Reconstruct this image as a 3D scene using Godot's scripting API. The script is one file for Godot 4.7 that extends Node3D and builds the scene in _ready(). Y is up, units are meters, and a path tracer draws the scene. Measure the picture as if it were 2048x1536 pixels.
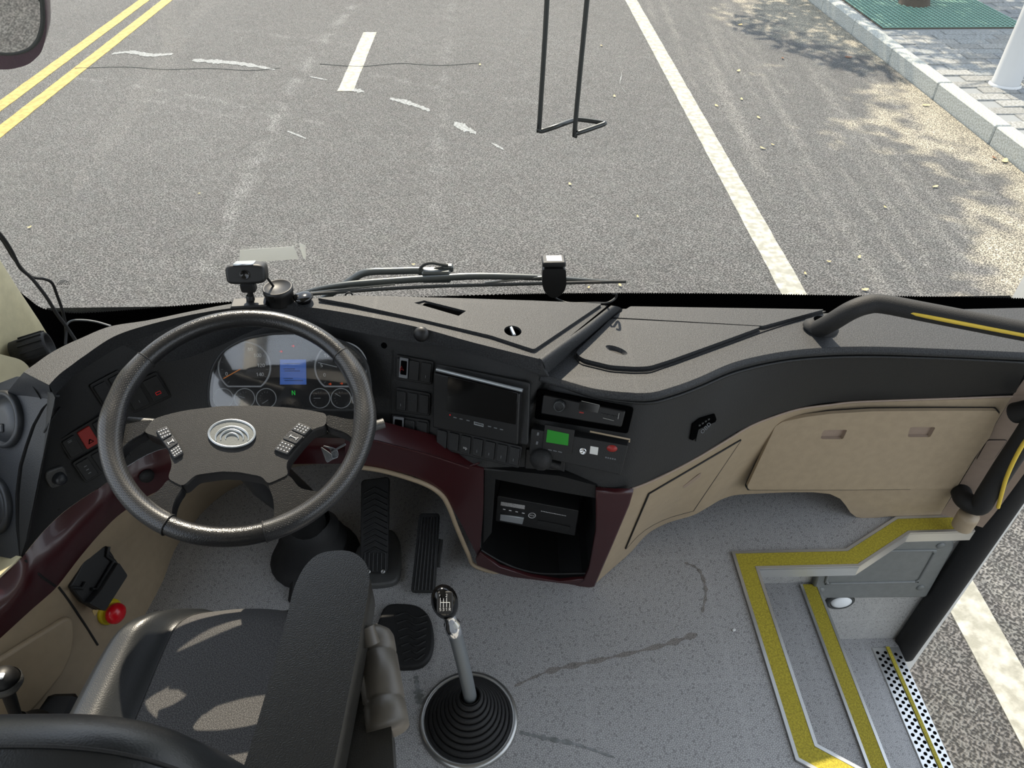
extends Node3D

# ---------------------------------------------------------------- camera model: photo pixel -> ray
const FPX := 1480.0
const EYE := Vector3(0, 2.7, 0)
var CB := Basis.from_euler(Vector3(deg_to_rad(-40.767), deg_to_rad(-1.29), 0))
var M := {}
var HITS := {}

func ray(x: float, y: float) -> Vector3:
	return CB * Vector3((x - 1024.0) / FPX, (768.0 - y) / FPX, -1.0)
func oy(x: float, y: float, h: float) -> Vector3:
	var r := ray(x, y); return EYE + r * ((h - EYE.y) / r.y)
func oz(x: float, y: float, z: float) -> Vector3:
	var r := ray(x, y); return EYE + r * ((z - EYE.z) / r.z)
func ox(x: float, y: float, q: float) -> Vector3:
	var r := ray(x, y); return EYE + r * ((q - EYE.x) / r.x)
func op(x: float, y: float, o: Vector3, n: Vector3) -> Vector3:
	var r := ray(x, y); return EYE + r * ((o - EYE).dot(n) / r.dot(n))
func glass_z(x: float) -> float:
	return -1.62 + 0.05 * (x - 0.1) * (x - 0.1)
func og(x: float, y: float, d := 0.0) -> Vector3:      # on the windscreen, d metres inside it
	var z := -1.6
	for k in 6: z = glass_z(oz(x, y, z).x) + d
	return oz(x, y, z)
func L3(a: Array) -> Array:                            # [x, y, height] pixels -> points at those heights
	var r := []
	for p in a: r.append(oy(p[0], p[1], p[2]))
	return r
func LH(a: Array, h: float) -> Array:
	var r := []
	for p in a: r.append(oy(p[0], p[1], h))
	return r
func LP(a: Array, o: Vector3, n: Vector3) -> Array:
	var r := []
	for p in a: r.append(op(p[0], p[1], o, n))
	return r
func LG(a: Array, d := 0.0) -> Array:
	var r := []
	for p in a: r.append(og(p[0], p[1], d))
	return r

# ---------------------------------------------------------------- mesh helpers
func mb() -> SurfaceTool:
	var s := SurfaceTool.new(); s.begin(Mesh.PRIMITIVE_TRIANGLES); s.set_smooth_group(1); return s
func tri(st: SurfaceTool, a: Vector3, b: Vector3, c: Vector3):
	st.add_vertex(a); st.add_vertex(b); st.add_vertex(c)
func quad(st: SurfaceTool, a: Vector3, b: Vector3, c: Vector3, d: Vector3):
	tri(st, a, b, c); tri(st, a, c, d)
func numbered(parent: Node, called: String) -> String:
	if not parent.has_node(NodePath(called)): return called
	var k := 1
	while parent.has_node(NodePath("%s_%03d" % [called, k])): k += 1
	return "%s_%03d" % [called, k]
func put(st: SurfaceTool, called: String, m: Material, parent: Node = self) -> MeshInstance3D:
	st.generate_normals()
	var o := MeshInstance3D.new()
	o.mesh = st.commit(); o.material_override = m
	o.name = numbered(parent, called)
	parent.add_child(o, true)
	o.transform = placed(parent).affine_inverse()
	return o
func placed(n: Node) -> Transform3D:                       # where a node stands, root excluded
	var t := Transform3D.IDENTITY
	while n != self:
		t = n.transform * t; n = n.get_parent()
	return t
func tag(o: Node, label: String, category: String, group := "", kind := "") -> Node:
	o.set_meta("label", label)
	if category: o.set_meta("category", category)
	if group: o.set_meta("group", group)
	if kind: o.set_meta("kind", kind)
	return o
func thing(called: String, label: String, category: String, group := "", at := Vector3.ZERO) -> Node3D:
	var o := Node3D.new(); o.name = numbered(self, called); add_child(o); o.position = at
	tag(o, label, category, group); return o
func struct_(o: Node, label := "") -> Node:
	o.set_meta("kind", "structure")
	if label: o.set_meta("label", label)
	return o
func cr(p: Array, t: float, closed := false) -> Vector3:
	var n := p.size()
	if n == 1: return p[0]
	if n == 2 and not closed: return p[0].lerp(p[1], t)
	var i := int(floor(t))
	if not closed: i = clampi(i, 0, n - 2)
	var f := t - i
	var a: Vector3; var d: Vector3
	var b: Vector3 = p[posmod(i, n)]
	var c: Vector3 = p[posmod(i + 1, n)]
	if closed: a = p[posmod(i - 1, n)]; d = p[posmod(i + 2, n)]
	else:
		a = p[i - 1] if i > 0 else b * 2.0 - c
		d = p[i + 2] if i + 2 < n else c * 2.0 - b
	return b.cubic_interpolate(c, a, d, f)
func smooth(p: Array, k: int, closed := false) -> Array:   # k pieces between neighbours
	var r := []
	var n := p.size() if closed else p.size() - 1
	for i in n * k: r.append(cr(p, float(i) / k, closed))
	if not closed: r.append(p[-1])
	return r
func loft(st: SurfaceTool, rows: Array, k: int, kv: int, keep := "", straight := false) -> void:
	var n: int = rows[0].size()
	var cols := (n - 1) * k + 1
	var fine := []
	for r in rows: fine.append(smooth(r, k))
	var grid := []
	var nv := (rows.size() - 1) * kv
	for j in nv + 1:
		var line := []
		for i in cols:
			var col := []
			for r in fine: col.append(r[i])
			var t := float(j) / kv
			if straight:
				var b := clampi(int(t), 0, rows.size() - 2)
				line.append(col[b].lerp(col[b + 1], t - b))
			else: line.append(cr(col, t))
		grid.append(line)
	for j in nv:
		for i in cols - 1:
			quad(st, grid[j][i], grid[j][i + 1], grid[j + 1][i + 1], grid[j + 1][i])
			if keep:
				if not HITS.has(keep): HITS[keep] = []
				HITS[keep].append([grid[j][i], grid[j][i + 1], grid[j + 1][i + 1]])
				HITS[keep].append([grid[j][i], grid[j + 1][i + 1], grid[j + 1][i]])
func hit(keep: String, x: float, y: float) -> Array:     # [point, normal towards the room] where the pixel's ray meets a lofted surface
	var r := ray(x, y); var best := []; var near := 1e9
	for t in HITS[keep]:
		var q = Geometry3D.ray_intersects_triangle(EYE, r, t[0], t[1], t[2])
		if q != null:
			var n: Vector3 = (t[1] - t[0]).cross(t[2] - t[0]).normalized()
			if EYE.distance_to(q) < near: near = EYE.distance_to(q); best = [q, n if n.dot(r) < 0 else -n]
	if best: return best
	push_error("no hit %s %s %s" % [keep, x, y])
	return [oy(x, y, 1.5), Vector3(0, 0.5, 0.86).normalized()]
func axes(n: Vector3, hint := Vector3.RIGHT) -> Basis:     # x along the hint, z along n
	var x := (hint - n * hint.dot(n)).normalized()
	return Basis(x, n.cross(x), n)
func flat(pts: Array, o: Vector3, b: Basis) -> PackedVector2Array:
	var r := PackedVector2Array()
	for p in pts:
		var q: Vector3 = p - o
		r.append(Vector2(q.dot(b.x), q.dot(b.y)))
	return r
func inset(p: PackedVector2Array, d: float) -> PackedVector2Array:
	var r := PackedVector2Array(); var n := p.size()
	for i in n:
		var e := (p[i] - p[posmod(i - 1, n)]).normalized()
		var f := (p[(i + 1) % n] - p[i]).normalized()
		var a := Vector2(-e.y, e.x); var c := Vector2(-f.y, f.x)
		var m := (a + c)
		if m.length() < 0.3: m = a
		m = m.normalized()
		r.append(p[i] + m * (d / maxf(0.45, m.dot(a))))
	return r
func area2(p: PackedVector2Array) -> float:
	var s := 0.0
	for i in p.size(): s += p[i].cross(p[(i + 1) % p.size()])
	return s
func panel(st: SurfaceTool, pts: Array, n: Vector3, th: float, bev: float, steps := 3) -> void:   # a plate with rounded edges standing th proud along n
	var o: Vector3 = pts[0]
	var b := axes(n, Vector3.RIGHT if absf(n.x) < 0.8 else Vector3.BACK)
	var p := flat(pts, o, b)
	if area2(p) < 0: p.reverse()
	var rings := [[p, 0.0]]
	for k in steps + 1:
		var a := PI / 2 * k / steps
		rings.append([inset(p, bev * (1 - cos(a))), th - bev + bev * sin(a)])
	st.set_smooth_group(1)
	for j in rings.size() - 1:
		for i in p.size():
			var i2 := (i + 1) % p.size()
			quad(st, l3(o, b, rings[j][0][i], rings[j][1]), l3(o, b, rings[j][0][i2], rings[j][1]), l3(o, b, rings[j + 1][0][i2], rings[j + 1][1]), l3(o, b, rings[j + 1][0][i], rings[j + 1][1]))
	var last: PackedVector2Array = rings[-1][0]
	var ix := Geometry2D.triangulate_polygon(last)
	if ix.is_empty():
		last = p; ix = Geometry2D.triangulate_polygon(p)
	st.set_smooth_group(2)
	for k in range(0, ix.size(), 3):
		tri(st, l3(o, b, last[ix[k]], th), l3(o, b, last[ix[k + 1]], th), l3(o, b, last[ix[k + 2]], th))
	var iy := Geometry2D.triangulate_polygon(p)
	st.set_smooth_group(3)
	for k in range(0, iy.size(), 3):
		tri(st, l3(o, b, p[iy[k]], 0), l3(o, b, p[iy[k + 2]], 0), l3(o, b, p[iy[k + 1]], 0))
	st.set_smooth_group(1)
func l3(o: Vector3, b: Basis, p: Vector2, h: float) -> Vector3:
	return o + b.x * p.x + b.y * p.y + b.z * h
func rnd(pts: Array, r: float, seg := 4) -> Array:         # polygon with rounded corners
	var out := []; var n := pts.size()
	for i in n:
		var a: Vector3 = pts[posmod(i - 1, n)]; var b: Vector3 = pts[i]; var c: Vector3 = pts[(i + 1) % n]
		var ra := minf(r, a.distance_to(b) * 0.45); var rc := minf(r, c.distance_to(b) * 0.45)
		var p := b + (a - b).normalized() * ra; var q := b + (c - b).normalized() * rc
		for k in seg + 1:
			var t := float(k) / seg
			out.append(p.lerp(b, t).lerp(b.lerp(q, t), t))
	return out
func shift(pts: Array, d: Vector3) -> Array:
	var r := []
	for p in pts: r.append(p + d)
	return r
func tube(st: SurfaceTool, path: Array, rad, sides := 10, closed := false, caps := true) -> void:   # rad: number or Callable(t 0..1)
	var n := path.size()
	var tan := []
	for i in n:
		var a: Vector3 = path[posmod(i - 1, n)] if (closed or i > 0) else path[0]
		var c: Vector3 = path[(i + 1) % n] if (closed or i < n - 1) else path[-1]
		tan.append((c - a).normalized())
	var u: Vector3 = tan[0].cross(Vector3.UP if absf(tan[0].y) < 0.9 else Vector3.RIGHT).normalized()
	var rings := []
	for i in n:
		var t: Vector3 = tan[i]
		u = (u - t * u.dot(t)).normalized()
		var w := t.cross(u)
		var r: float = rad.call(float(i) / maxi(1, n - 1)) if rad is Callable else rad
		var ring := []
		for k in sides:
			var a := TAU * k / sides
			ring.append(path[i] + (u * cos(a) + w * sin(a)) * r)
		rings.append(ring)
	st.set_smooth_group(1)
	for i in (n if closed else n - 1):
		var A: Array = rings[i]; var B: Array = rings[(i + 1) % n]
		for k in sides: quad(st, A[k], A[(k + 1) % sides], B[(k + 1) % sides], B[k])
	if caps and not closed:
		st.set_smooth_group(2)
		for k in sides:
			tri(st, path[0], rings[0][(k + 1) % sides], rings[0][k])
			tri(st, path[-1], rings[-1][k], rings[-1][(k + 1) % sides])
		st.set_smooth_group(1)
func lathe(st: SurfaceTool, prof: Array, o: Vector3, axis: Vector3, seg := 24, sx := 1.0, smoothed := true) -> void:   # prof: [radius, height along axis]
	var b := axes(axis.normalized(), Vector3.RIGHT if absf(axis.normalized().x) < 0.8 else Vector3.BACK)
	for j in prof.size() - 1:
		st.set_smooth_group(1 if smoothed else j + 1)
		for k in seg:
			var a0 := TAU * k / seg; var a1 := TAU * (k + 1) / seg
			var f = func(a, p): return o + (b.x * cos(a) * sx + b.y * sin(a)) * p[0] + b.z * p[1]
			var A: Vector3 = f.call(a0, prof[j]); var B: Vector3 = f.call(a1, prof[j])
			var C: Vector3 = f.call(a1, prof[j + 1]); var D: Vector3 = f.call(a0, prof[j + 1])
			if prof[j][0] < 1e-6: tri(st, A, C, D)
			elif prof[j + 1][0] < 1e-6: tri(st, A, B, C)
			else: quad(st, A, B, C, D)
	st.set_smooth_group(1)
func bx(st: SurfaceTool, c: Vector3, s: Vector3, b := Basis.IDENTITY, bev := 0.0) -> void:   # box with chamfered edges
	var h := s / 2.0
	bev = minf(bev, minf(h.x, minf(h.y, h.z)) * 0.8)
	st.set_smooth_group(-1)
	var v = func(x, y, z): return c + b * Vector3(x, y, z)
	var i := h - Vector3(bev, bev, bev)
	for sg in [-1, 1]:
		quad(st, v.call(sg * h.x, -i.y, -i.z), v.call(sg * h.x, i.y, -i.z), v.call(sg * h.x, i.y, i.z), v.call(sg * h.x, -i.y, i.z))
		quad(st, v.call(-i.x, sg * h.y, -i.z), v.call(i.x, sg * h.y, -i.z), v.call(i.x, sg * h.y, i.z), v.call(-i.x, sg * h.y, i.z))
		quad(st, v.call(-i.x, -i.y, sg * h.z), v.call(i.x, -i.y, sg * h.z), v.call(i.x, i.y, sg * h.z), v.call(-i.x, i.y, sg * h.z))
	if bev > 0:
		for p in [-1, 1]:
			for q in [-1, 1]:
				quad(st, v.call(-i.x, p * h.y, q * i.z), v.call(i.x, p * h.y, q * i.z), v.call(i.x, p * i.y, q * h.z), v.call(-i.x, p * i.y, q * h.z))
				quad(st, v.call(p * h.x, -i.y, q * i.z), v.call(p * h.x, i.y, q * i.z), v.call(p * i.x, i.y, q * h.z), v.call(p * i.x, -i.y, q * h.z))
				quad(st, v.call(p * h.x, q * i.y, -i.z), v.call(p * h.x, q * i.y, i.z), v.call(p * i.x, q * h.y, i.z), v.call(p * i.x, q * h.y, -i.z))
				for r in [-1, 1]:
					tri(st, v.call(p * h.x, q * i.y, r * i.z), v.call(p * i.x, q * h.y, r * i.z), v.call(p * i.x, q * i.y, r * h.z))
	st.set_smooth_group(1)
func tray(st: SurfaceTool, pts: Array, n: Vector3, depth: float, shrink := 0.9) -> void:   # the inside of a pocket
	var c := Vector3.ZERO
	for p in pts: c += p / pts.size()
	var low := []
	for p in pts: low.append(c + (p - c) * shrink - n * depth)
	st.set_smooth_group(-1)
	for i in pts.size():
		var k := (i + 1) % pts.size()
		quad(st, pts[i], pts[k], low[k], low[i])
		tri(st, low[i], low[k], c - n * depth)
	st.set_smooth_group(1)
func plate_with_holes(called: String, pts: Array, n: Vector3, th: float, holes: Array, m: Material, parent: Node) -> CSGCombiner3D:
	var b := axes(n); var o: Vector3 = pts[0]
	var c := CSGCombiner3D.new(); c.name = numbered(parent, called); parent.add_child(c, true)
	c.transform = placed(parent).affine_inverse() * Transform3D(b, o)
	var f := CSGPolygon3D.new(); f.name = "plate"; f.polygon = ccw(flat(pts, o, b)); f.depth = th; f.position = Vector3(0, 0, th); f.material = m
	c.add_child(f)
	for h in holes:
		var g := CSGPolygon3D.new(); g.name = "opening"; g.operation = CSGShape3D.OPERATION_SUBTRACTION
		g.polygon = ccw(flat(h, o, b)); g.depth = th * 4; g.position = Vector3(0, 0, th * 2.5); g.material = m
		c.add_child(g, true)
	return c
func ccw(p: PackedVector2Array) -> PackedVector2Array:
	if area2(p) < 0: p.reverse()
	return p
func words(s: String, o: Vector3, b: Basis, h: float, m: Material, parent: Node, called := "lettering") -> MeshInstance3D:
	var t := TextMesh.new(); var f := SystemFont.new(); f.font_names = PackedStringArray(["Droid Sans"])
	t.font = f; t.text = s; t.font_size = 32; t.pixel_size = h / 24.0; t.depth = 0.0006; t.curve_step = 2.0
	var o3 := MeshInstance3D.new(); o3.mesh = t; o3.material_override = m; o3.name = numbered(parent, called)
	parent.add_child(o3, true); o3.transform = placed(parent).affine_inverse() * Transform3D(b, o); return o3

# ---------------------------------------------------------------- materials
func noise_tex(sd: int, freq: float, size: int, a: Color, b: Color, gain := 1.0, kind := FastNoiseLite.TYPE_SIMPLEX_SMOOTH, oct := 1, cell := -1, mid := 0.5) -> ImageTexture:
	var n := FastNoiseLite.new(); n.seed = sd; n.frequency = freq; n.noise_type = kind
	n.fractal_type = FastNoiseLite.FRACTAL_FBM if oct > 1 else FastNoiseLite.FRACTAL_NONE
	n.fractal_octaves = oct
	if cell >= 0: n.cellular_return_type = cell
	var im := n.get_seamless_image(size, size, false, false, 0.1, true)
	im.convert(Image.FORMAT_L8)
	var src := im.get_data(); var out := PackedByteArray(); out.resize(size * size * 3)
	for i in src.size():
		var t := clampf((src[i] / 255.0 - mid) * gain + 0.5, 0, 1)
		out[i * 3] = int(255 * lerpf(a.r, b.r, t)); out[i * 3 + 1] = int(255 * lerpf(a.g, b.g, t)); out[i * 3 + 2] = int(255 * lerpf(a.b, b.b, t))
	return ImageTexture.create_from_image(Image.create_from_data(size, size, false, Image.FORMAT_RGB8, out))
func mat(key: String, c: Color, rough := 0.5, metal := 0.0, spec := 0.5) -> StandardMaterial3D:
	var m := StandardMaterial3D.new(); m.albedo_color = c; m.roughness = rough; m.metallic = metal; m.metallic_specular = spec
	m.cull_mode = BaseMaterial3D.CULL_DISABLED; m.resource_name = key
	M[key] = m; return m
func grain(key: String, albedo: ImageTexture, bump: ImageTexture, scale: float, cm: float) -> void:
	var m: StandardMaterial3D = M[key]
	m.uv1_triplanar = true; m.uv1_world_triplanar = true; m.uv1_scale = Vector3.ONE * scale
	if albedo: m.albedo_texture = albedo
	if bump: m.heightmap_enabled = true; m.heightmap_texture = bump; m.heightmap_scale = cm
func make_materials():
	var W := Color.WHITE
	var fine := noise_tex(3, 0.22, 512, Color.BLACK, W, 1.4)
	var mottled := noise_tex(4, 0.02, 512, Color(0.95, 0.95, 0.95), W, 1.5, FastNoiseLite.TYPE_SIMPLEX_SMOOTH, 4)
	var dusty := noise_tex(14, 0.09, 512, Color(0.62, 0.62, 0.63), W, 1.9, FastNoiseLite.TYPE_SIMPLEX_SMOOTH, 4)
	var road1 := noise_tex(5, 0.24, 1024, Color(0.40, 0.40, 0.40), W, 2.7, FastNoiseLite.TYPE_VALUE_CUBIC, 2)
	var cracks := noise_tex(6, 0.075, 1024, Color(0.70, 0.70, 0.70), W, 5.0, FastNoiseLite.TYPE_CELLULAR, 1, FastNoiseLite.RETURN_DISTANCE2_SUB, 0.13)
	# road and pavement
	mat("asphalt", W, 0.9); grain("asphalt", road1, road1, 0.62, 0.5); M.asphalt.vertex_color_use_as_albedo = true
	var worn := noise_tex(8, 0.03, 512, Color(0.80, 0.80, 0.78), W, 2.2, FastNoiseLite.TYPE_SIMPLEX_SMOOTH, 5)
	mat("white_paint", Color(0.61, 0.605, 0.57), 0.8); grain("white_paint", worn, fine, 0.8, 0.05)
	mat("yellow_paint", Color(0.67, 0.565, 0.28), 0.8); grain("yellow_paint", worn, fine, 0.8, 0.05)
	mat("scuff", Color(0.52, 0.53, 0.53), 0.9); grain("scuff", worn, fine, 2.0, 0.05)
	mat("kerb_stone", Color(0.66, 0.67, 0.65), 0.85); grain("kerb_stone", worn, fine, 3.0, 0.05)
	for k in 4: mat("brick%d" % k, [Color(0.53, 0.54, 0.54), Color(0.49, 0.50, 0.51), Color(0.56, 0.56, 0.55), Color(0.51, 0.51, 0.50)][k], 0.9); grain("brick%d" % k, worn, fine, 2.0, 0.1)
	mat("joint", Color(0.30, 0.30, 0.28), 0.95); mat("paving_base", Color(0.47, 0.48, 0.48), 0.95)
	mat("soil", Color(0.36, 0.33, 0.27), 0.95); grain("soil", dusty, dusty, 2.0, 1.0)
	mat("green_net", Color(0.42, 0.58, 0.52), 0.6)
	mat("bark", Color(0.36, 0.31, 0.25), 0.9); grain("bark", dusty, dusty, 2.5, 1.5)
	mat("leaf", Color(0.27, 0.42, 0.14), 0.6); M.leaf.backlight_enabled = true; M.leaf.backlight = Color(0.3, 0.4, 0.1)
	mat("dry_leaf", Color(0.78, 0.68, 0.46), 0.8)
	mat("brown_leaf", Color(0.42, 0.26, 0.16), 0.8)
	mat("white_post", Color(0.72, 0.72, 0.71), 0.45)
	# coach
	mat("dash", Color(0.24, 0.245, 0.25), 0.56, 0.0, 0.38); grain("dash", dusty, fine, 5.5, 0.03)
	mat("fascia", Color(0.075, 0.079, 0.08), 0.55); grain("fascia", mottled, fine, 3.0, 0.03)
	mat("fascia_grey", Color(0.28, 0.28, 0.275), 0.5); grain("fascia_grey", mottled, fine, 3.0, 0.03)
	mat("black", Color(0.045, 0.045, 0.047), 0.5)
	mat("deep_black", Color(0.025, 0.025, 0.026), 0.9, 0.0, 0.05)
	mat("gloss_black", Color(0.03, 0.03, 0.032), 0.12)
	mat("rubber", Color(0.065, 0.065, 0.065), 0.7); grain("rubber", null, fine, 4.0, 0.03)

	mat("beige", Color(0.60, 0.535, 0.44), 0.5); grain("beige", mottled, fine, 3.0, 0.012)
	mat("beige_pink", Color(0.56, 0.49, 0.43), 0.5); grain("beige_pink", mottled, fine, 3.0, 0.012)
	mat("cream", Color(0.80, 0.76, 0.62), 0.45); grain("cream", mottled, fine, 3.0, 0.01)
	mat("wall_lining", Color(0.86, 0.85, 0.82), 0.7)
	mat("burgundy", Color(0.21, 0.06, 0.075), 0.34); M.burgundy.clearcoat_enabled = true; M.burgundy.clearcoat = 0.25; M.burgundy.clearcoat_roughness = 0.08
	mat("leather", Color(0.12, 0.128, 0.135), 0.36); grain("leather", mottled, fine, 3.5, 0.012)
	mat("rim_leather", Color(0.115, 0.115, 0.118), 0.30); grain("rim_leather", mottled, fine, 3.5, 0.03)
	mat("hub_leather", Color(0.14, 0.14, 0.142), 0.42); grain("hub_leather", mottled, noise_tex(9, 0.16, 512, Color.BLACK, W, 1.4), 8.0, 0.018)
	var weave := noise_tex(15, 0.22, 512, Color(0.55, 0.55, 0.56), W, 1.5)
	mat("seat_fabric", Color(0.33, 0.325, 0.32), 0.95); grain("seat_fabric", weave, weave, 3.6, 0.06)
	mat("stitch", Color(0.85, 0.83, 0.76), 0.8)
	mat("armrest", Color(0.155, 0.15, 0.138), 0.34); grain("armrest", null, fine, 4.0, 0.02)
	mat("armrest_hard", Color(0.32, 0.30, 0.27), 0.42)
	mat("vinyl", Color(0.66, 0.655, 0.65), 0.45); grain("vinyl", cracks, cracks, 2.9, 0.03)
	mat("vinyl_light", Color(0.70, 0.695, 0.68), 0.45); grain("vinyl_light", cracks, cracks, 2.9, 0.03)
	mat("stain", Color(0.54, 0.52, 0.50), 0.55); grain("stain", cracks, cracks, 2.9, 0.03)
	mat("plastic_cover", Color(0.44, 0.45, 0.44), 0.45); grain("plastic_cover", mottled, fine, 3.0, 0.02)
	mat("aluminium", Color(0.80, 0.80, 0.79), 0.32, 0.85)
	mat("nosing", Color(0.68, 0.62, 0.17), 0.8); grain("nosing", noise_tex(31, 0.1, 512, Color(0.82, 0.82, 0.80), W, 1.9, FastNoiseLite.TYPE_SIMPLEX_SMOOTH, 3), fine, 3.0, 0.06)
	mat("yellow_strip", Color(0.82, 0.70, 0.24), 0.5)
	mat("steel", Color(0.62, 0.62, 0.61), 0.3, 0.9)
	mat("dark_steel", Color(0.30, 0.31, 0.31), 0.35, 0.8); mat("shaft_grey", Color(0.44, 0.46, 0.47), 0.42, 0.4)
	mat("chrome", Color(0.85, 0.86, 0.87), 0.08, 1.0)
	mat("mirror", Color(0.9, 0.9, 0.9), 0.02, 1.0)
	mat("plum", Color(0.23, 0.13, 0.19), 0.25)
	mat("red", Color(0.80, 0.06, 0.12), 0.25)
	mat("hazard_red", Color(0.55, 0.12, 0.10), 0.4)
	mat("yellow", Color(0.78, 0.70, 0.08), 0.4)
	mat("print", Color(0.80, 0.80, 0.80), 0.7)
	mat("print_dim", Color(0.42, 0.43, 0.44), 0.7)
	mat("paper", Color(0.82, 0.82, 0.80), 0.8)
	mat("silver", Color(0.70, 0.72, 0.73), 0.3, 0.7)
	mat("ring_grey", Color(0.62, 0.63, 0.64), 0.5)
	mat("orange", Color(0.95, 0.55, 0.15), 0.5)
	mat("lens_white", Color(0.92, 0.93, 0.93), 0.25)
	mat("vent_blue", Color(0.13, 0.14, 0.155), 0.4)
	mat("panel_blue", Color(0.165, 0.173, 0.187), 0.5); grain("panel_blue", mottled, fine, 3.0, 0.03)
	for e in [["lcd_blue", Color(0.28, 0.47, 0.85), 0.30], ["lcd_green", Color(0.08, 0.75, 0.10), 0.12], ["lamp_red", Color(1, 0.1, 0.12), 0.35], ["lamp_green", Color(0.1, 0.9, 0.3), 0.4], ["lamp_orange", Color(1, 0.35, 0.08), 0.3]]:
		var m := mat(e[0], e[1] * 0.5, 0.4); m.emission_enabled = true; m.emission = e[1]; m.emission_energy_multiplier = e[2]
	var g := mat("glass", Color(0.86, 0.92, 0.90, 0.04), 0.0, 0.0, 0.3); g.transparency = BaseMaterial3D.TRANSPARENCY_ALPHA
	var g2 := mat("cover_glass", Color(0.5, 0.5, 0.5, 0.05), 0.04); g2.transparency = BaseMaterial3D.TRANSPARENCY_ALPHA
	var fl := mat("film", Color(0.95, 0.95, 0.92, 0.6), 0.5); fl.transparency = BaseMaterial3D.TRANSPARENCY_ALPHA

# ---------------------------------------------------------------- the scene
func _ready():
	var cam := Camera3D.new(); cam.name = "camera"; add_child(cam)
	cam.transform = Transform3D(CB, EYE); cam.fov = 2 * rad_to_deg(atan(768.0 / FPX)); cam.near = 0.05; cam.far = 200; cam.current = true
	var env := Environment.new()
	var sky := Sky.new(); var sm := ProceduralSkyMaterial.new()
	sm.sky_top_color = Color(0.69, 0.73, 0.785); sm.sky_horizon_color = Color(0.86, 0.88, 0.89)
	sm.ground_bottom_color = Color(0.36, 0.35, 0.33); sm.ground_horizon_color = Color(0.62, 0.64, 0.64)
	sm.sky_energy_multiplier = 1.0; sm.sun_angle_max = 0.0
	sky.sky_material = sm; env.sky = sky; env.background_mode = Environment.BG_SKY; env.background_energy_multiplier = 3.5
	env.tonemap_mode = Environment.TONE_MAPPER_LINEAR; env.tonemap_exposure = 1.0
	env.sdfgi_enabled = true; env.ssao_enabled = true; env.ssil_enabled = true
	var we := WorldEnvironment.new(); we.name = "environment"; we.environment = env; add_child(we)
	var sun := DirectionalLight3D.new(); sun.name = "sun"; add_child(sun)
	sun.look_at_from_position(Vector3(-0.12, 1.0, -0.92) * 20, Vector3.ZERO); sun.light_color = Color(1.0, 0.95, 0.86)
	sun.light_energy = 3.1; sun.light_angular_distance = 0.53; sun.shadow_enabled = true
	make_materials()
	build_road()
	build_shell()
	build_stairwell()
	build_dashboard()
	build_right_console()
	build_centre_console()
	build_left_side()
	build_wheel()
	build_seat()
	build_gear_and_pedals()
	build_handles()
	build_windscreen_things()
	build_dash_things()

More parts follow.
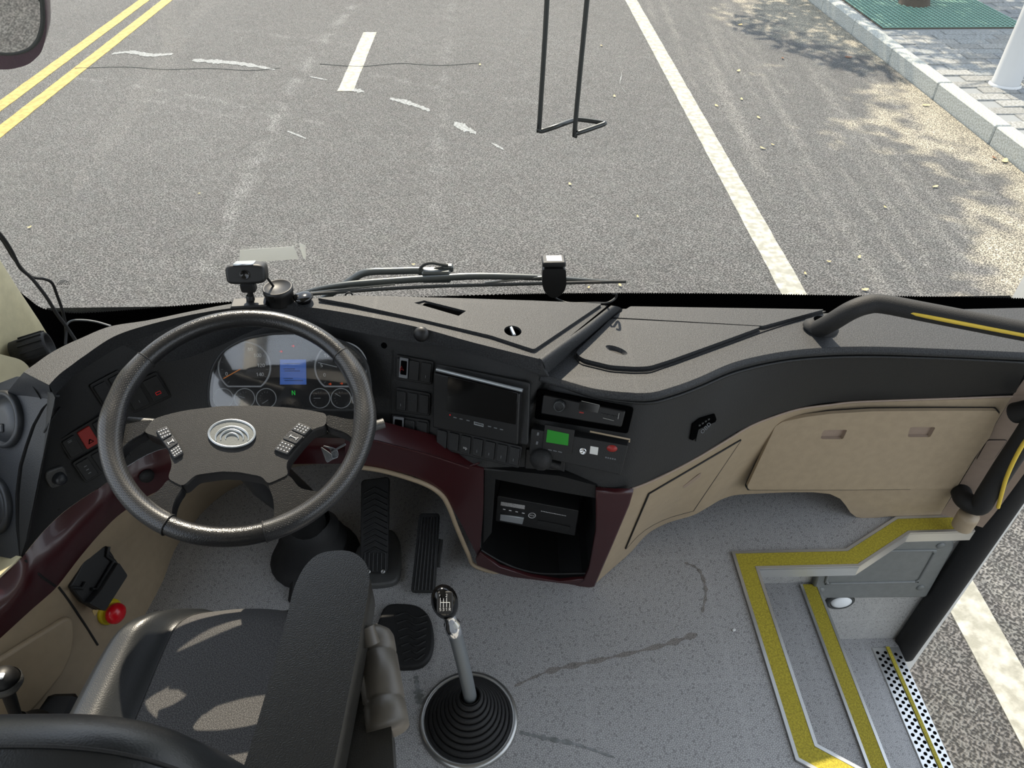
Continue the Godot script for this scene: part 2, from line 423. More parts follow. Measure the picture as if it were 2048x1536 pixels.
# ---------------------------------------------------------------- outside
func build_road():
	var nz := FastNoiseLite.new(); nz.seed = 21; nz.frequency = 0.35; nz.fractal_octaves = 4; nz.fractal_type = FastNoiseLite.FRACTAL_FBM
	var nf := FastNoiseLite.new(); nf.seed = 22; nf.frequency = 3.0; nf.fractal_octaves = 3; nf.fractal_type = FastNoiseLite.FRACTAL_FBM
	var st := mb()
	var x0 := -9.0; var x1 := 4.45; var z0 := -13.0; var z1 := 1.5; var d := 0.05
	var nx := int((x1 - x0) / d); var nzn := int((z1 - z0) / d)
	var cols := PackedColorArray(); cols.resize((nx + 1) * (nzn + 1))
	var base := Color(0.115, 0.113, 0.109)
	var rg := RandomNumberGenerator.new(); rg.seed = 91
	var traces := []
	for t in [[0.10, 0.45, [[722, -10], [640, 95], [560, 220], [500, 350], [440, 470], [395, 570]]], [0.05, 0.40, [[118, 153], [230, 165], [330, 182], [430, 200], [520, 222], [640, 246]]], [0.05, 0.36, [[200, 190], [300, 200], [400, 220], [520, 246]]], [0.07, 0.25, [[470, 62], [560, 72], [640, 82], [760, 95]]], [0.06, 0.25, [[640, 130], [820, 165], [1000, 195], [1160, 215]]], [0.09, 0.22, [[905, -10], [900, 60], [892, 160], [880, 300], [866, 420]]]]:
		var line := []
		for p in t[2]: line.append(oy(p[0], p[1], 0.0))
		traces.append([t[0], t[1], smooth(line, 3)])
	for j in nzn + 1:
		var z := z0 + j * d
		for i in nx + 1:
			var x := x0 + i * d
			var n := nz.get_noise_2d(x, z); var f := nf.get_noise_2d(x, z)
			var c := base * (1.0 + 0.12 * n + 0.10 * f + rg.randf_range(-0.10, 0.10))
			# tyre streaks along the carriageway right of the edge line
			if x > 2.1 and x < 4.4:
				var s := nf.get_noise_2d(x * 2.2 + z * 0.18, z * 0.05)
				c = c.lerp(Color(0.26, 0.25, 0.23), clampf(s * 1.5, 0, 1) * 0.55)
			# drifted sand beside the kerb
			var sand := clampf((x - 3.55 + n * 1.5 + f * 0.7 + (0.25 if z < -8.8 else 0.0)) / 0.6, 0, 1)
			if z > -13 and z < -1: c = c.lerp(Color(0.43, 0.385, 0.29) * (1.0 + 0.25 * f), sand * 0.85)
			if x > -6.5 and x < 1.9 and z < -3.0:
				for t in traces:
					var l: Array = t[2]
					for k in l.size() - 1:
						if (x - l[k].x) * (x - l[k + 1].x) > 0.5 or (z - l[k].z) * (z - l[k + 1].z) > 0.5: continue
						var q := Geometry2D.get_closest_point_to_segment(Vector2(x, z), Vector2(l[k].x, l[k].z), Vector2(l[k + 1].x, l[k + 1].z)).distance_to(Vector2(x, z))
						if q < t[0]: c = c.lerp(Color(0.30, 0.30, 0.29), t[1] * (1.0 - q / t[0]) * clampf(0.5 + f * 2.5, 0, 1)); break
			c.a = 1
			cols[j * (nx + 1) + i] = c
	for j in nzn:
		for i in nx:
			var p := Vector3(x0 + i * d, 0, z0 + j * d)
			var q := [[0, 0], [1, 0], [1, 1], [0, 0], [1, 1], [0, 1]]
			for e in q:
				st.set_color(cols[(j + e[1]) * (nx + 1) + i + e[0]]); st.add_vertex(p + Vector3(e[0] * d, 0, e[1] * d))
	var road := put(st, "road", M.asphalt); struct_(road, "sunlit grey asphalt road")
	# ground far around, below the road
	var g := mb(); bx(g, Vector3(0, -0.25, 0), Vector3(160, 0.4, 160))
	struct_(put(g, "ground", M.joint), "ground around the road")
	# markings, 4 mm of paint
	var y := 0.004
	var strip = func(called, x, w, za, zb, m, label, group):
		var s := mb(); var e := FastNoiseLite.new(); e.seed = int(x * 100); e.frequency = 2.5
		var k := int(absf(zb - za) / 0.1)
		s.set_smooth_group(-1)
		for i in k:
			var a := lerpf(za, zb, float(i) / k); var b := lerpf(za, zb, float(i + 1) / k)
			var l0: float = x - w / 2 + e.get_noise_1d(a * 9) * 0.006; var l1: float = x - w / 2 + e.get_noise_1d(b * 9) * 0.006
			var r0: float = x + w / 2 + e.get_noise_1d(a * 9 + 99) * 0.006; var r1: float = x + w / 2 + e.get_noise_1d(b * 9 + 99) * 0.006
			quad(s, Vector3(l0, y, a), Vector3(r0, y, a), Vector3(r1, y, b), Vector3(l1, y, b))
			quad(s, Vector3(l0, 0, a), Vector3(l0, y, a), Vector3(l1, y, b), Vector3(l1, 0, b))
			quad(s, Vector3(r0, 0, a), Vector3(r0, y, a), Vector3(r1, y, b), Vector3(r1, 0, b))
		tag(put(s, called, m), label, "road marking", group)
	strip.call("yellow_road_line", -4.58, 0.15, -13.0, -3.0, M.yellow_paint, "yellow centre line of the road, nearer the coach of the pair", "")
	strip.call("yellow_road_line", -4.90, 0.15, -13.0, -3.0, M.yellow_paint, "yellow centre line of the road, farther from the coach of the pair", "")
	strip.call("white_dash", -1.545, 0.165, -9.87, -7.79, M.white_paint, "short white lane dash alone on the grey asphalt", "")
	strip.call("white_edge_line", 1.925, 0.165, -13.0, 1.0, M.white_paint, "long white edge line running past the coach door", "")
	# pale scuffs on the asphalt: [pixel path, half width in metres]
	var scuffs := [[[225, 107, 0.04], [262, 104, 0.05], [300, 110, 0.055], [345, 108, 0.03]], [[385, 120, 0.03], [430, 123, 0.06], [480, 127, 0.055], [550, 139, 0.02]],
		[[780, 197, 0.03], [815, 205, 0.06], [860, 221, 0.03]], [[908, 247, 0.05], [930, 256, 0.09], [952, 266, 0.03]], [[983, 286, 0.015], [995, 292, 0.03], [1008, 299, 0.012]],
		[[700, 178, 0.03], [715, 181, 0.05], [728, 183, 0.02]], [[620, 153, 0.012], [640, 157, 0.02], [655, 160, 0.01]], [[575, 262, 0.012], [595, 270, 0.02], [612, 277, 0.01]],
		[[1240, 135, 0.01], [1243, 150, 0.025], [1240, 168, 0.015], [1252, 185, 0.01]]]
	for sc in scuffs:
		var s := mb(); s.set_smooth_group(-1); var nn := FastNoiseLite.new(); nn.seed = int(sc[0][0]); nn.frequency = 0.9
		var pth := []; var wd := []
		for p in sc: pth.append(oy(p[0], p[1], 0.003)); wd.append(p[2])
		var fp := smooth(pth, 10)
		for i in fp.size() - 1:
			var w0 := lerpf(wd[i / 10], wd[mini(i / 10 + 1, wd.size() - 1)], (i % 10) / 10.0) * (1.0 + nn.get_noise_1d(i * 0.6) * 1.0)
			var w1 := lerpf(wd[mini((i + 1) / 10, wd.size() - 1)], wd[mini((i + 1) / 10 + 1, wd.size() - 1)], ((i + 1) % 10) / 10.0) * (1.0 + nn.get_noise_1d((i + 1) * 0.6) * 1.0)
			quad(s, fp[i] + Vector3(0, 0, -w0), fp[i + 1] + Vector3(0, 0, -w1), fp[i + 1] + Vector3(0, 0, w1), fp[i] + Vector3(0, 0, w0))
		var u := put(s, "paint_scuff", M.scuff, road); u.set_meta("kind", "stuff")
	for cr_ in [[[150, 137], [250, 134], [330, 139], [420, 137], [500, 141], [560, 136]], [[640, 128], [720, 133], [800, 127], [880, 131], [960, 126]]]:
		var s := mb(); var p := []
		for q in cr_: p.append(oy(q[0], q[1], 0.002))
		tube(s, smooth(p, 4), 0.006, 4); var u := put(s, "crack", M.joint, road); u.set_meta("kind", "stuff")
	# kerb of separate stones
	var kerb := Node3D.new(); kerb.name = "kerb"; add_child(kerb); struct_(kerb, "pale granite kerb of long stones between road and pavement")
	var zz := -13.0
	while zz < -1.0:
		var b := mb(); bx(b, Vector3(4.495, 0.06, zz + 0.555), Vector3(0.15, 0.20, 1.096), Basis.from_euler(Vector3(0, 0, 0)), 0.012)
		put(b, "kerb_stone", M.kerb_stone, kerb); zz += 1.11
	# pavement slab with bricks
	var pv := mb(); bx(pv, Vector3(7.6, 0.03, -6.0), Vector3(6.05, 0.2, 16))
	var pave := put(pv, "pavement", M.paving_base); struct_(pave, "grey brick pavement behind the kerb")
	var meshes := []
	for k in 4:
		var b := mb(); bx(b, Vector3.ZERO, Vector3(0.345, 0.04, 0.165), Basis.IDENTITY, 0.006); b.generate_normals(); meshes.append(b.commit())
	var rng := RandomNumberGenerator.new(); rng.seed = 5
	var count := 0
	for j in 36:
		var z := -5.35 - j * 0.175
		for i in 9:
			var x := 4.76 + i * 0.355 + (0.178 if j % 2 else 0.0)
			if z < -9.35 and x > 4.58 and x < 6.5: continue
			if x > 6.9 - (0.9 if j < 14 else 0.0) or count >= 299: continue
			var k := rng.randi() % 4
			var o := MeshInstance3D.new(); o.mesh = meshes[k]; o.material_override = M["brick%d" % k]; o.name = "brick" if count == 0 else "brick_%03d" % count
			pave.add_child(o, true); o.position = Vector3(x, 0.122 + rng.randf_range(-0.003, 0.003), z); o.rotation = Vector3(rng.randf_range(-0.012, 0.012), 0, rng.randf_range(-0.012, 0.012)); count += 1
	# tree pit
	var pit := thing("tree_grate", "green plastic net grating over the soil round the tree", "tree grate", "", Vector3(5.55, 0.13, -10.2))
	var so := mb(); bx(so, Vector3(5.52, 0.132, -10.25), Vector3(1.75, 0.02, 1.75)); put(so, "soil", M.soil, pit)
	var net := mb()
	for k in 30:
		var p := -0.86 + k * 0.0593
		bx(net, Vector3(5.52 + p, 0.152, -10.25), Vector3(0.009, 0.008, 1.74)); bx(net, Vector3(5.52, 0.150, -10.25 + p), Vector3(1.74, 0.008, 0.009))
	put(net, "net_bars", M.green_net, pit).set_meta("kind", "stuff")
	street_tree(Vector3(5.49, 0.13, -10.45), Vector3(6.4, 4.6, -12.2), Vector3(2.0, 1.4, 3.0), 6500, "street tree with brown trunk standing in the green net grating", rng)
	street_tree(Vector3(5.6, 0.13, -16.2), Vector3(4.7, 4.4, -14.0), Vector3(2.2, 1.3, 1.9), 3000, "leafy street tree farther along the brick pavement", rng)
	var post := thing("lamp_post", "white round metal post standing on the brick pavement", "post", "", Vector3(5.08, 0.14, -7.42))
	var ps := mb(); lathe(ps, [[0.135, 0.0], [0.135, 0.02], [0.128, 0.05], [0.12, 0.6], [0.10, 5.5], [0.0, 5.5]], Vector3(5.08, 0.135, -7.42), Vector3.UP, 28); put(ps, "shaft", M.white_post, post)
	var pb := mb(); lathe(pb, [[0.15, 0.0], [0.15, 0.012], [0.137, 0.03]], Vector3(5.08, 0.135, -7.42), Vector3.UP, 28); put(pb, "collar", M.white_post, post)
	# fallen leaves, traced one by one
	var spots := [[1140, 369, 7], [1275, 434, 6], [1730, 580, 9], [1718, 515, 7], [1657, 524, 6], [1525, 297, 8], [1517, 236, 7], [1483, 199, 6], [1477, 142, 7], [1433, 212, 6], [1203, 92, 5], [1229, 193, 6], [827, 530, 5], [1177, 576, 5], [1240, 571, 7], [398, 388, 4], [60, 455, 5], [1870, 374, 8], [2010, 322, 12], [1988, 316, 8], [1697, 115, 9], [1852, 211, 9], [1565, 117, 6], [1480, 50, 7], [960, 130, 5], [1545, 290, 5], [1770, 415, 5], [1610, 548, 6]]
	for i in spots.size():
		var p = spots[i]; var c := oy(p[0], p[1], 0.006); var s: float = p[2] / FPX * (c - EYE).length() * 0.55
		var b := Basis.from_euler(Vector3(rng.randf_range(-0.15, 0.15), rng.randf() * TAU, rng.randf_range(-0.15, 0.15)))
		var w := mb()
		var ring := []
		for k in 10:
			var a := TAU * k / 10; ring.append(c + b * Vector3(cos(a) * s * 1.25, 0.004 + 0.006 * absf(cos(a)), sin(a) * s * (0.62 + 0.12 * cos(a * 3))))
		for k in 10: tri(w, c + b * Vector3(0, 0.001, 0), ring[k], ring[(k + 1) % 10])
		var dark := i in [19, 20, 22]
		tag(put(w, "fallen_leaf", M.brown_leaf if dark else M.dry_leaf), "brown curled dead leaf lying by the kerb" if dark else "small pale dry leaf lying on the asphalt", "leaf", "brown leaves by the kerb" if dark else "dry leaves scattered on the road")

func street_tree(at: Vector3, mid: Vector3, reach: Vector3, leaves: int, label: String, rng: RandomNumberGenerator):
	var tree := thing("street_tree", label, "tree", "", at)
	var tr := mb(); tube(tr, [at - Vector3(0, 0.03, 0), at + Vector3(0.01, 0.17, 0), at + Vector3(0.01, 1.1, 0), at + Vector3(0.05, 2.3, -0.03), mid + Vector3(0, 0.5, 0)], func(t): return lerpf(0.17, 0.06, t) + (0.05 if t < 0.05 else 0.0), 14); put(tr, "trunk", M.bark, tree)
	for k in 9:
		var a := TAU * k / 9.0 + 0.3; var b := mb(); var o := (at + Vector3(0.05, 2.3, -0.03)).lerp(mid, k / 9.0)
		tube(b, [o, o + Vector3(cos(a) * reach.x * 0.45, 0.5, sin(a) * reach.z * 0.45), o + Vector3(cos(a) * reach.x * 0.9, 0.8, sin(a) * reach.z * 0.9)], func(t): return lerpf(0.045, 0.012, t), 6); put(b, "branch", M.bark, tree)
	var lf := mb(); lf.set_smooth_group(-1); var clump := FastNoiseLite.new(); clump.seed = 77; clump.frequency = 0.85
	var made := 0
	while made < leaves:
		var v := Vector3(rng.randf_range(-1, 1), rng.randf_range(-1, 1), rng.randf_range(-1, 1))
		if v.length() > 1: continue
		var p := mid + v * reach
		if clump.get_noise_3dv(p) < 0.02: continue
		var b := Basis.from_euler(Vector3(rng.randf() * TAU, rng.randf() * TAU, rng.randf() * TAU)); var s := rng.randf_range(0.05, 0.09)
		quad(lf, p + b * Vector3(-s * 1.6, 0, 0), p + b * Vector3(0, s * 0.2, s * 0.7), p + b * Vector3(s * 1.6, 0, 0), p + b * Vector3(0, s * 0.2, -s * 0.7)); made += 1
	put(lf, "foliage", M.leaf, tree).set_meta("kind", "stuff")

# ---------------------------------------------------------------- coach body
func build_shell():
	# floor with the stairwell cut out of its outline
	var edge := floor_edge()
	var pts := [Vector3(-1.2, 1.05, -1.66), Vector3(1.42, 1.05, -1.66), Vector3(1.42, 1.05, -1.335)]
	for k in range(edge.size() - 1, -1, -1): pts.append(edge[k])
	pts += [Vector3(1.42, 1.05, 0.25), Vector3(1.42, 1.05, 6.0), Vector3(-1.2, 1.05, 6.0)]
	var f := mb(); panel(f, shift(pts, Vector3(0, -0.05, 0)), Vector3.UP, 0.05, 0.001, 1)
	var fl := put(f, "floor", M.vinyl); struct_(fl, "grey crackle-patterned vinyl floor of the coach")
	var c := mb(); bx(c, Vector3(0.1, 3.32, 2.2), Vector3(2.7, 0.08, 7.7)); struct_(put(c, "ceiling", M.wall_lining))
	var wl := mb()
	bx(wl, Vector3(-1.16, 1.15, 2.3), Vector3(0.08, 1.0, 7.5))
	bx(wl, Vector3(-1.16, 3.14, 2.2), Vector3(0.08, 0.30, 7.7))
	for z in [0.6, 2.4, 4.2, 6.0]: bx(wl, Vector3(-1.16, 2.3, z), Vector3(0.08, 1.5, 0.08))
	struct_(put(wl, "wall_left", M.wall_lining))
	var wr := mb()
	bx(wr, Vector3(1.42, 1.15, 3.15), Vector3(0.08, 1.0, 5.8))
	bx(wr, Vector3(1.42, 3.14, 2.2), Vector3(0.08, 0.30, 7.7))
	for z in [0.32, 2.4, 4.2, 6.0]: bx(wr, Vector3(1.42, 2.3, z), Vector3(0.08, 1.5, 0.08))
	bx(wr, Vector3(1.43, 0.9, -1.48), Vector3(0.06, 1.5, 0.34))
	struct_(put(wr, "wall_right", M.wall_lining))
	var wb := mb(); bx(wb, Vector3(0.1, 2.2, 6.05), Vector3(2.7, 2.3, 0.08)); struct_(put(wb, "wall_back", M.wall_lining))
	var wf := mb(); bx(wf, Vector3(0.1, 0.92, -1.69), Vector3(2.7, 1.2, 0.06)); struct_(put(wf, "wall_front", M.deep_black))
	# cream pillar beside the windscreen
	var pil := mb()
	var low := [Vector3(-1.10, 1.30, -1.475), Vector3(-1.10, 1.605, -1.468), Vector3(-1.10, 1.84, -1.44), Vector3(-1.12, 2.4, -1.42), Vector3(-1.14, 3.0, -1.38)]
	var back := []
	for p in low: back.append(p + Vector3(-0.004, 0, 0.30))
	loft(pil, [shift(low, Vector3(-0.09, 0, 0.02)), shift(low, Vector3(-0.03, 0, -0.012)), shift(low, Vector3(0.0, 0, 0.0)), shift(low, Vector3(0.006, 0, 0.03)), shift(back, Vector3(0, 0, -0.05)), back, shift(back, Vector3(-0.09, 0, 0))], 4, 3)
	struct_(put(pil, "trim_1", M.cream), "cream pillar lining beside the windscreen")
	# windscreen with its black printed border
	var gl := mb(); var rows := []
	for yy in [1.15, 1.9, 2.6, 3.3]:
		var r := []
		for k in 13:
			var x := -1.22 + k * 0.2225; r.append(Vector3(x, yy, glass_z(x)))
		rows.append(r)
	loft(gl, rows, 2, 2, "", true)
	var win := put(gl, "window_1", M.glass); struct_(win, "large curved windscreen")
	var top := smooth(LG([[-40, 500], [0, 545], [30, 575], [56, 597], [85, 617], [130, 626], [170, 627], [260, 621], [360, 612], [470, 604], [600, 598], [760, 597], [920, 592], [1080, 588], [1250, 587], [1450, 588], [1650, 591], [1850, 594], [2060, 598], [2200, 602]], 0.004), 1)
	var fr := mb(); fr.set_smooth_group(-1)
	var fine := []; var rough := smooth(top, 40); fine.append(rough[0])
	for p in rough:
		if p.distance_to(fine[-1]) > 0.0052: fine.append(p)
	for i in fine.size() - 1:
		var a: Vector3 = fine[i]; var b: Vector3 = fine[i + 1]
		var la := Vector3(a.x, 1.2, glass_z(a.x) + 0.004); var lb := Vector3(b.x, 1.2, glass_z(b.x) + 0.004)
		quad(fr, a, b, lb, la)
		var m := (a + b) / 2; tri(fr, a, m + (m - (la + lb) / 2).normalized() * 0.0035, b)
	var p0: Vector3 = fine[0]
	quad(fr, p0, Vector3(-1.3, p0.y, glass_z(-1.3) + 0.004), Vector3(-1.3, 1.2, glass_z(-1.3) + 0.004), Vector3(p0.x, 1.2, glass_z(p0.x) + 0.004))
	put(fr, "printed_border", M.deep_black, win)

func floor_edge() -> Array:
	return [oy(1606, 1530, 1.05) + Vector3(0.12, 0, 0.08), oy(1590, 1522, 1.05), oy(1462, 1105, 1.05), oy(1690, 1100, 1.05), oy(1790, 1036, 1.05), oy(1928, 1032, 1.05)]

func nosing(called: String, path: Array, side: float, label: String):
	# aluminium step edge with a yellow insert along a polyline; side: which way the drop lies
	var t := thing(called, label, "step edge", "", path[0])
	var n := path.size()
	var off := []
	for i in n:
		var a: Vector3 = (path[i] - path[maxi(i - 1, 0)]); var b: Vector3 = (path[mini(i + 1, n - 1)] - path[i])
		if i == 0: a = b
		if i == n - 1: b = a
		a = a.normalized(); b = b.normalized()
		var na := Vector3(-a.z, 0, a.x); var nb := Vector3(-b.z, 0, b.x); var m := (na + nb).normalized()
		off.append(m * (side / maxf(0.4, m.dot(na))))
	var sheet = func(st, w0, w1, y0, y1):
		st.set_smooth_group(-1)
		for i in n - 1:
			var q := []
			for e in [[w0, y0], [w0, y1], [w1, y1], [w1, y0]]:
				q.append([path[i] + off[i] * e[0] + Vector3(0, e[1], 0), path[i + 1] + off[i + 1] * e[0] + Vector3(0, e[1], 0)])
			for k in 4: quad(st, q[k][0], q[k][1], q[(k + 1) % 4][1], q[(k + 1) % 4][0])
			quad(st, q[0][0], q[1][0], q[2][0], q[3][0]); quad(st, q[0][1], q[1][1], q[2][1], q[3][1])
	var al := mb()
	sheet.call(al, 0.0, 0.058, 0.0, 0.004)
	sheet.call(al, 0.0, 0.008, 0.003, 0.007)
	sheet.call(al, 0.050, 0.058, 0.003, 0.007)
	sheet.call(al, 0.052, 0.058, -0.034, 0.002)
	put(al, "profile", M.aluminium, t)
	var ye := mb(); sheet.call(ye, 0.0085, 0.0495, 0.003, 0.0062); put(ye, "insert", M.nosing, t)

func build_stairwell():
	var e := floor_edge()
	nosing("step_edge", [e[0], e[1], e[2], e[3], e[4], e[5]], 1.0, "aluminium edge with yellow insert round the top of the stairwell")
	var x1 := 0.925
	nosing("step_edge", [Vector3(x1, 0.72, 0.2), Vector3(x1, 0.72, -1.315)], 1.0, "straight aluminium edge with yellow insert on the middle step")
	var wz := -1.325
	var st := mb()
	bx(st, Vector3(0.79, 0.69, -0.55), Vector3(0.36, 0.06, 1.6))
	struct_(put(st, "stair_tread", M.vinyl), "grey vinyl middle step of the entrance")
	var s2 := mb(); bx(s2, Vector3(1.13, 0.35, -0.55), Vector3(0.43, 0.06, 1.6))
	struct_(put(s2, "stair_tread", M.vinyl), "grey vinyl lowest step of the entrance")
	var w := mb()
	bx(w, Vector3(0.98, 0.68, wz - 0.02), Vector3(0.80, 0.70, 0.04))
	struct_(put(w, "stair_wall", M.vinyl_light), "vinyl covered front wall of the stairwell")
	var w2 := mb(); bx(w2, Vector3(0.645, 0.86, -0.55), Vector3(0.02, 0.36, 1.5)); bx(w2, Vector3(0.955, 0.53, -0.55), Vector3(0.02, 0.36, 1.5))
	bx(w2, Vector3(0.98, 0.7, 0.21), Vector3(0.8, 0.7, 0.04))
	struct_(put(w2, "stair_riser", M.vinyl))
	# moulded grey cover on the stairwell wall
	var o := Vector3(0, 0, wz); var n := Vector3.BACK
	var cov := thing("moulded_cover", "grey moulded plastic cover screwed to the stairwell wall", "cover", "", oz(1760, 1130, wz))
	var body := mb(); panel(body, rnd(LP([[1648, 1075], [1900, 1068], [1903, 1085], [1848, 1185], [1624, 1187], [1622, 1165]], o, n), 0.015), n, 0.02, 0.008)
	put(body, "plate", M.plastic_cover, cov)
	var rib := mb()
	var ring := rnd(LP([[1668, 1103], [1872, 1100], [1836, 1163], [1650, 1167]], Vector3(0, 0, wz + 0.02), n), 0.02)
	ring.append(ring[0]); tube(rib, smooth(ring, 2), 0.005, 8); put(rib, "rib", M.plastic_cover, cov)
	for p in [[1881, 1090], [1841, 1174], [1640, 1179]]:
		var sc := mb(); lathe(sc, [[0.013, 0.0], [0.013, 0.003], [0.009, 0.006], [0.0, 0.006]], oz(p[0], p[1], wz + 0.019), n, 18); put(sc, "screw_cap", M.plastic_cover, cov)
	# round step lamp
	var lc := oz(1679, 1200, wz)
	var lamp := thing("step_lamp", "round white step lamp in a dark oval bezel on the stairwell wall", "lamp", "", lc)
	var bz := mb(); lathe(bz, [[0.040, 0.0], [0.040, 0.008], [0.034, 0.012], [0.030, 0.010]], lc, n, 32, 1.15); put(bz, "bezel", M.dark_steel, lamp)
	var ln := mb(); lathe(ln, [[0.031, 0.004], [0.030, 0.010], [0.02, 0.014], [0.0, 0.015]], lc + Vector3(0.004, 0, 0), n, 32, 1.1); put(ln, "lens", M.lens_white, lamp)
	# perforated sill plate
	var sill := thing("sill_plate", "perforated aluminium sill plate with a yellow strip at the door", "sill plate", "", Vector3(1.3, 0.38, -0.6))
	var pl := mb(); bx(pl, Vector3(1.297, 0.381, -0.56), Vector3(0.094, 0.006, 1.46), Basis.IDENTITY, 0.002); put(pl, "plate", M.aluminium, sill)
	var ys := mb(); bx(ys, Vector3(1.303, 0.3855, -0.56), Vector3(0.012, 0.004, 1.46)); put(ys, "strip", M.nosing, sill)
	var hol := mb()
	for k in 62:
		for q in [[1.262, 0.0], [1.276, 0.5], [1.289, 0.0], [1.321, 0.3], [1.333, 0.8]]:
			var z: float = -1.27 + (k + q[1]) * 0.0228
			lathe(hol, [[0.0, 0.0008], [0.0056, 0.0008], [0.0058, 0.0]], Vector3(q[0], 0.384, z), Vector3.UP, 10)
	put(hol, "painted_holes", M.deep_black, sill).set_meta("kind", "stuff")  # holes drawn as dark discs, their inner shade put into the colour
	# door post with rubber seal
	var post := mb()
	var pp := smooth([Vector3(1.385, 0.33, -1.290), Vector3(1.392, 0.8, -1.29), Vector3(1.392, 1.6, -1.29), Vector3(1.385, 2.4, -1.31), Vector3(1.38, 3.2, -1.33)], 4)
	loft(post, [shift(pp, Vector3(0.022, 0, -0.03)), shift(pp, Vector3(-0.04, 0, -0.032)), shift(pp, Vector3(-0.042, 0, -0.01)), shift(pp, Vector3(-0.03, 0, 0.014)), shift(pp, Vector3(-0.012, 0, 0.024)), shift(pp, Vector3(0.006, 0, 0.024)), shift(pp, Vector3(0.022, 0, 0.012)), shift(pp, Vector3(0.022, 0, -0.03))], 1, 2)
	struct_(put(post, "trim_2", M.rubber), "black rubber covered door post at the entrance")

# ---------------------------------------------------------------- dashboard
var dash: Node3D
const WHEEL_C := Vector3(-0.4747, 1.7615, -1.0003)
func pan(keep: String, px: Array, th: float, bev: float, called: String, m: Material, parent: Node, lift := 0.001, round := 0.0) -> MeshInstance3D:
	var c := Vector2.ZERO
	for p in px: c += Vector2(p[0], p[1]) / px.size()
	var h := hit(keep, c.x, c.y)
	var pts := LP(px, h[0] + h[1] * lift, h[1])
	if round > 0: pts = rnd(pts, round)
	var st := mb(); panel(st, pts, h[1], th, bev); return put(st, called, m, parent)
func plane3(a: Vector3, b: Vector3, c: Vector3) -> Vector3:
	var n := (b - a).cross(c - a).normalized()
	return n if n.dot(a - EYE) < 0 else -n
func right_edge() -> Array:
	return LH([[1083, 748], [1140, 765], [1200, 780], [1290, 787], [1345, 775], [1400, 755], [1470, 725], [1560, 705], [1650, 696], [1750, 694], [1900, 699], [2060, 706]], 1.70)
func build_dashboard():
	dash = thing("dashboard", "dark grey plastic dashboard sweeping across the whole front of the coach", "dashboard", "", Vector3(0, 1.05, -1.35))
	var A := L3([[47, 744, 1.80], [70, 728, 1.80], [95, 710, 1.80], [123, 694, 1.80], [158, 678, 1.80], [220, 653, 1.80], [299, 640, 1.80], [400, 619, 1.80], [490, 604, 1.80], [600, 597, 1.80], [740, 596, 1.79], [900, 600, 1.775], [1060, 605, 1.755], [1215, 611, 1.735]])
	var B := L3([[98, 770, 1.80], [110, 757, 1.80], [123, 745, 1.80], [142, 731, 1.80], [168, 712, 1.80], [228, 673, 1.80], [299, 649, 1.80], [400, 626, 1.80], [490, 614, 1.80], [600, 613, 1.80], [700, 627, 1.79], [830, 653, 1.778], [947, 685, 1.765], [1083, 719, 1.75]])
	var C := L3([[109, 793, 1.765], [118, 782, 1.765], [132, 767, 1.765], [158, 745, 1.765], [193, 721, 1.765], [245, 691, 1.765], [310, 667, 1.765], [400, 644, 1.765], [490, 634, 1.765], [600, 637, 1.765], [680, 657, 1.755], [800, 680, 1.745], [913, 699, 1.735], [1076, 747, 1.715]])
	var deck := mb(); loft(mb(), [A, B], 8, 12, "deck")
	var open := PackedVector2Array([Vector2(700, 605), Vector2(1060, 611), Vector2(1165, 622), Vector2(1066, 692), Vector2(980, 668), Vector2(840, 636)])   # the well under the big lid
	for t in HITS["deck"]:
		var q: Vector3 = CB.inverse() * ((t[0] + t[1] + t[2]) / 3.0 - EYE)
		if not Geometry2D.is_point_in_polygon(Vector2(1024 - FPX * q.x / q.z, 768 + FPX * q.y / q.z), open): tri(deck, t[0], t[1], t[2])
	deck.set_smooth_group(2); loft(deck, [B, C], 4, 2, "lip")
	# the far side of the hood, down to the trough
	var back := []
	for p in A: back.append(Vector3(p.x, 1.44, p.z - 0.02))
	deck.set_smooth_group(3); loft(deck, [A, back], 4, 1)
	put(deck, "hood", M.dash, dash)
	var C2 := []
	for p in C:
		var d := Vector3(p.x - WHEEL_C.x, 0, p.z - WHEEL_C.z - 0.05).normalized()
		C2.append(p + d * 0.03 + Vector3(0, -0.006, 0))
	C2[0] = C[0] + Vector3(-0.003, -0.006, -0.004)
	C2[13] = C[13] + Vector3(0.01, -0.004, -0.02)
	var und := mb(); loft(und, [C, C2], 4, 1); put(und, "hood_underside", M.fascia, dash)
	# fascia: everything the switches sit in, from the far left round to the door side
	var T := C2 + L3([[1100, 758, 1.675], [1140, 773, 1.675], [1200, 791, 1.675], [1290, 801, 1.675], [1345, 790, 1.675], [1400, 770, 1.675], [1470, 741, 1.675], [1560, 720, 1.675], [1650, 711, 1.675], [1750, 709, 1.675], [1900, 713, 1.675], [2060, 721, 1.675]])
	var E := L3([[45, 1113, 1.46], [80, 1070, 1.47], [120, 1030, 1.48], [160, 1000, 1.49], [212, 966, 1.50], [243, 940, 1.50], [316, 900, 1.50], [420, 882, 1.50], [500, 876, 1.50], [600, 872, 1.50], [690, 872, 1.50], [800, 889, 1.50], [870, 908, 1.50], [945, 934, 1.50],
		[980, 941, 1.497], [1040, 945, 1.493], [1120, 953, 1.487], [1215, 976, 1.478], [1262, 975, 1.474], [1320, 951, 1.475], [1400, 910, 1.49], [1500, 850, 1.50], [1600, 815, 1.50], [1710, 801, 1.50], [1860, 796, 1.50], [2030, 788, 1.50]])
	var fa := mb(); loft(fa, [T, E], 4, 6, "fascia")
	var E2 := []
	for p in E: E2.append(p + Vector3(0, -0.004, -0.05))
	fa.set_smooth_group(2); loft(fa, [E, E2], 4, 1)
	put(fa, "fascia", M.fascia, dash)
	# right-hand counter
	var FE := right_edge()
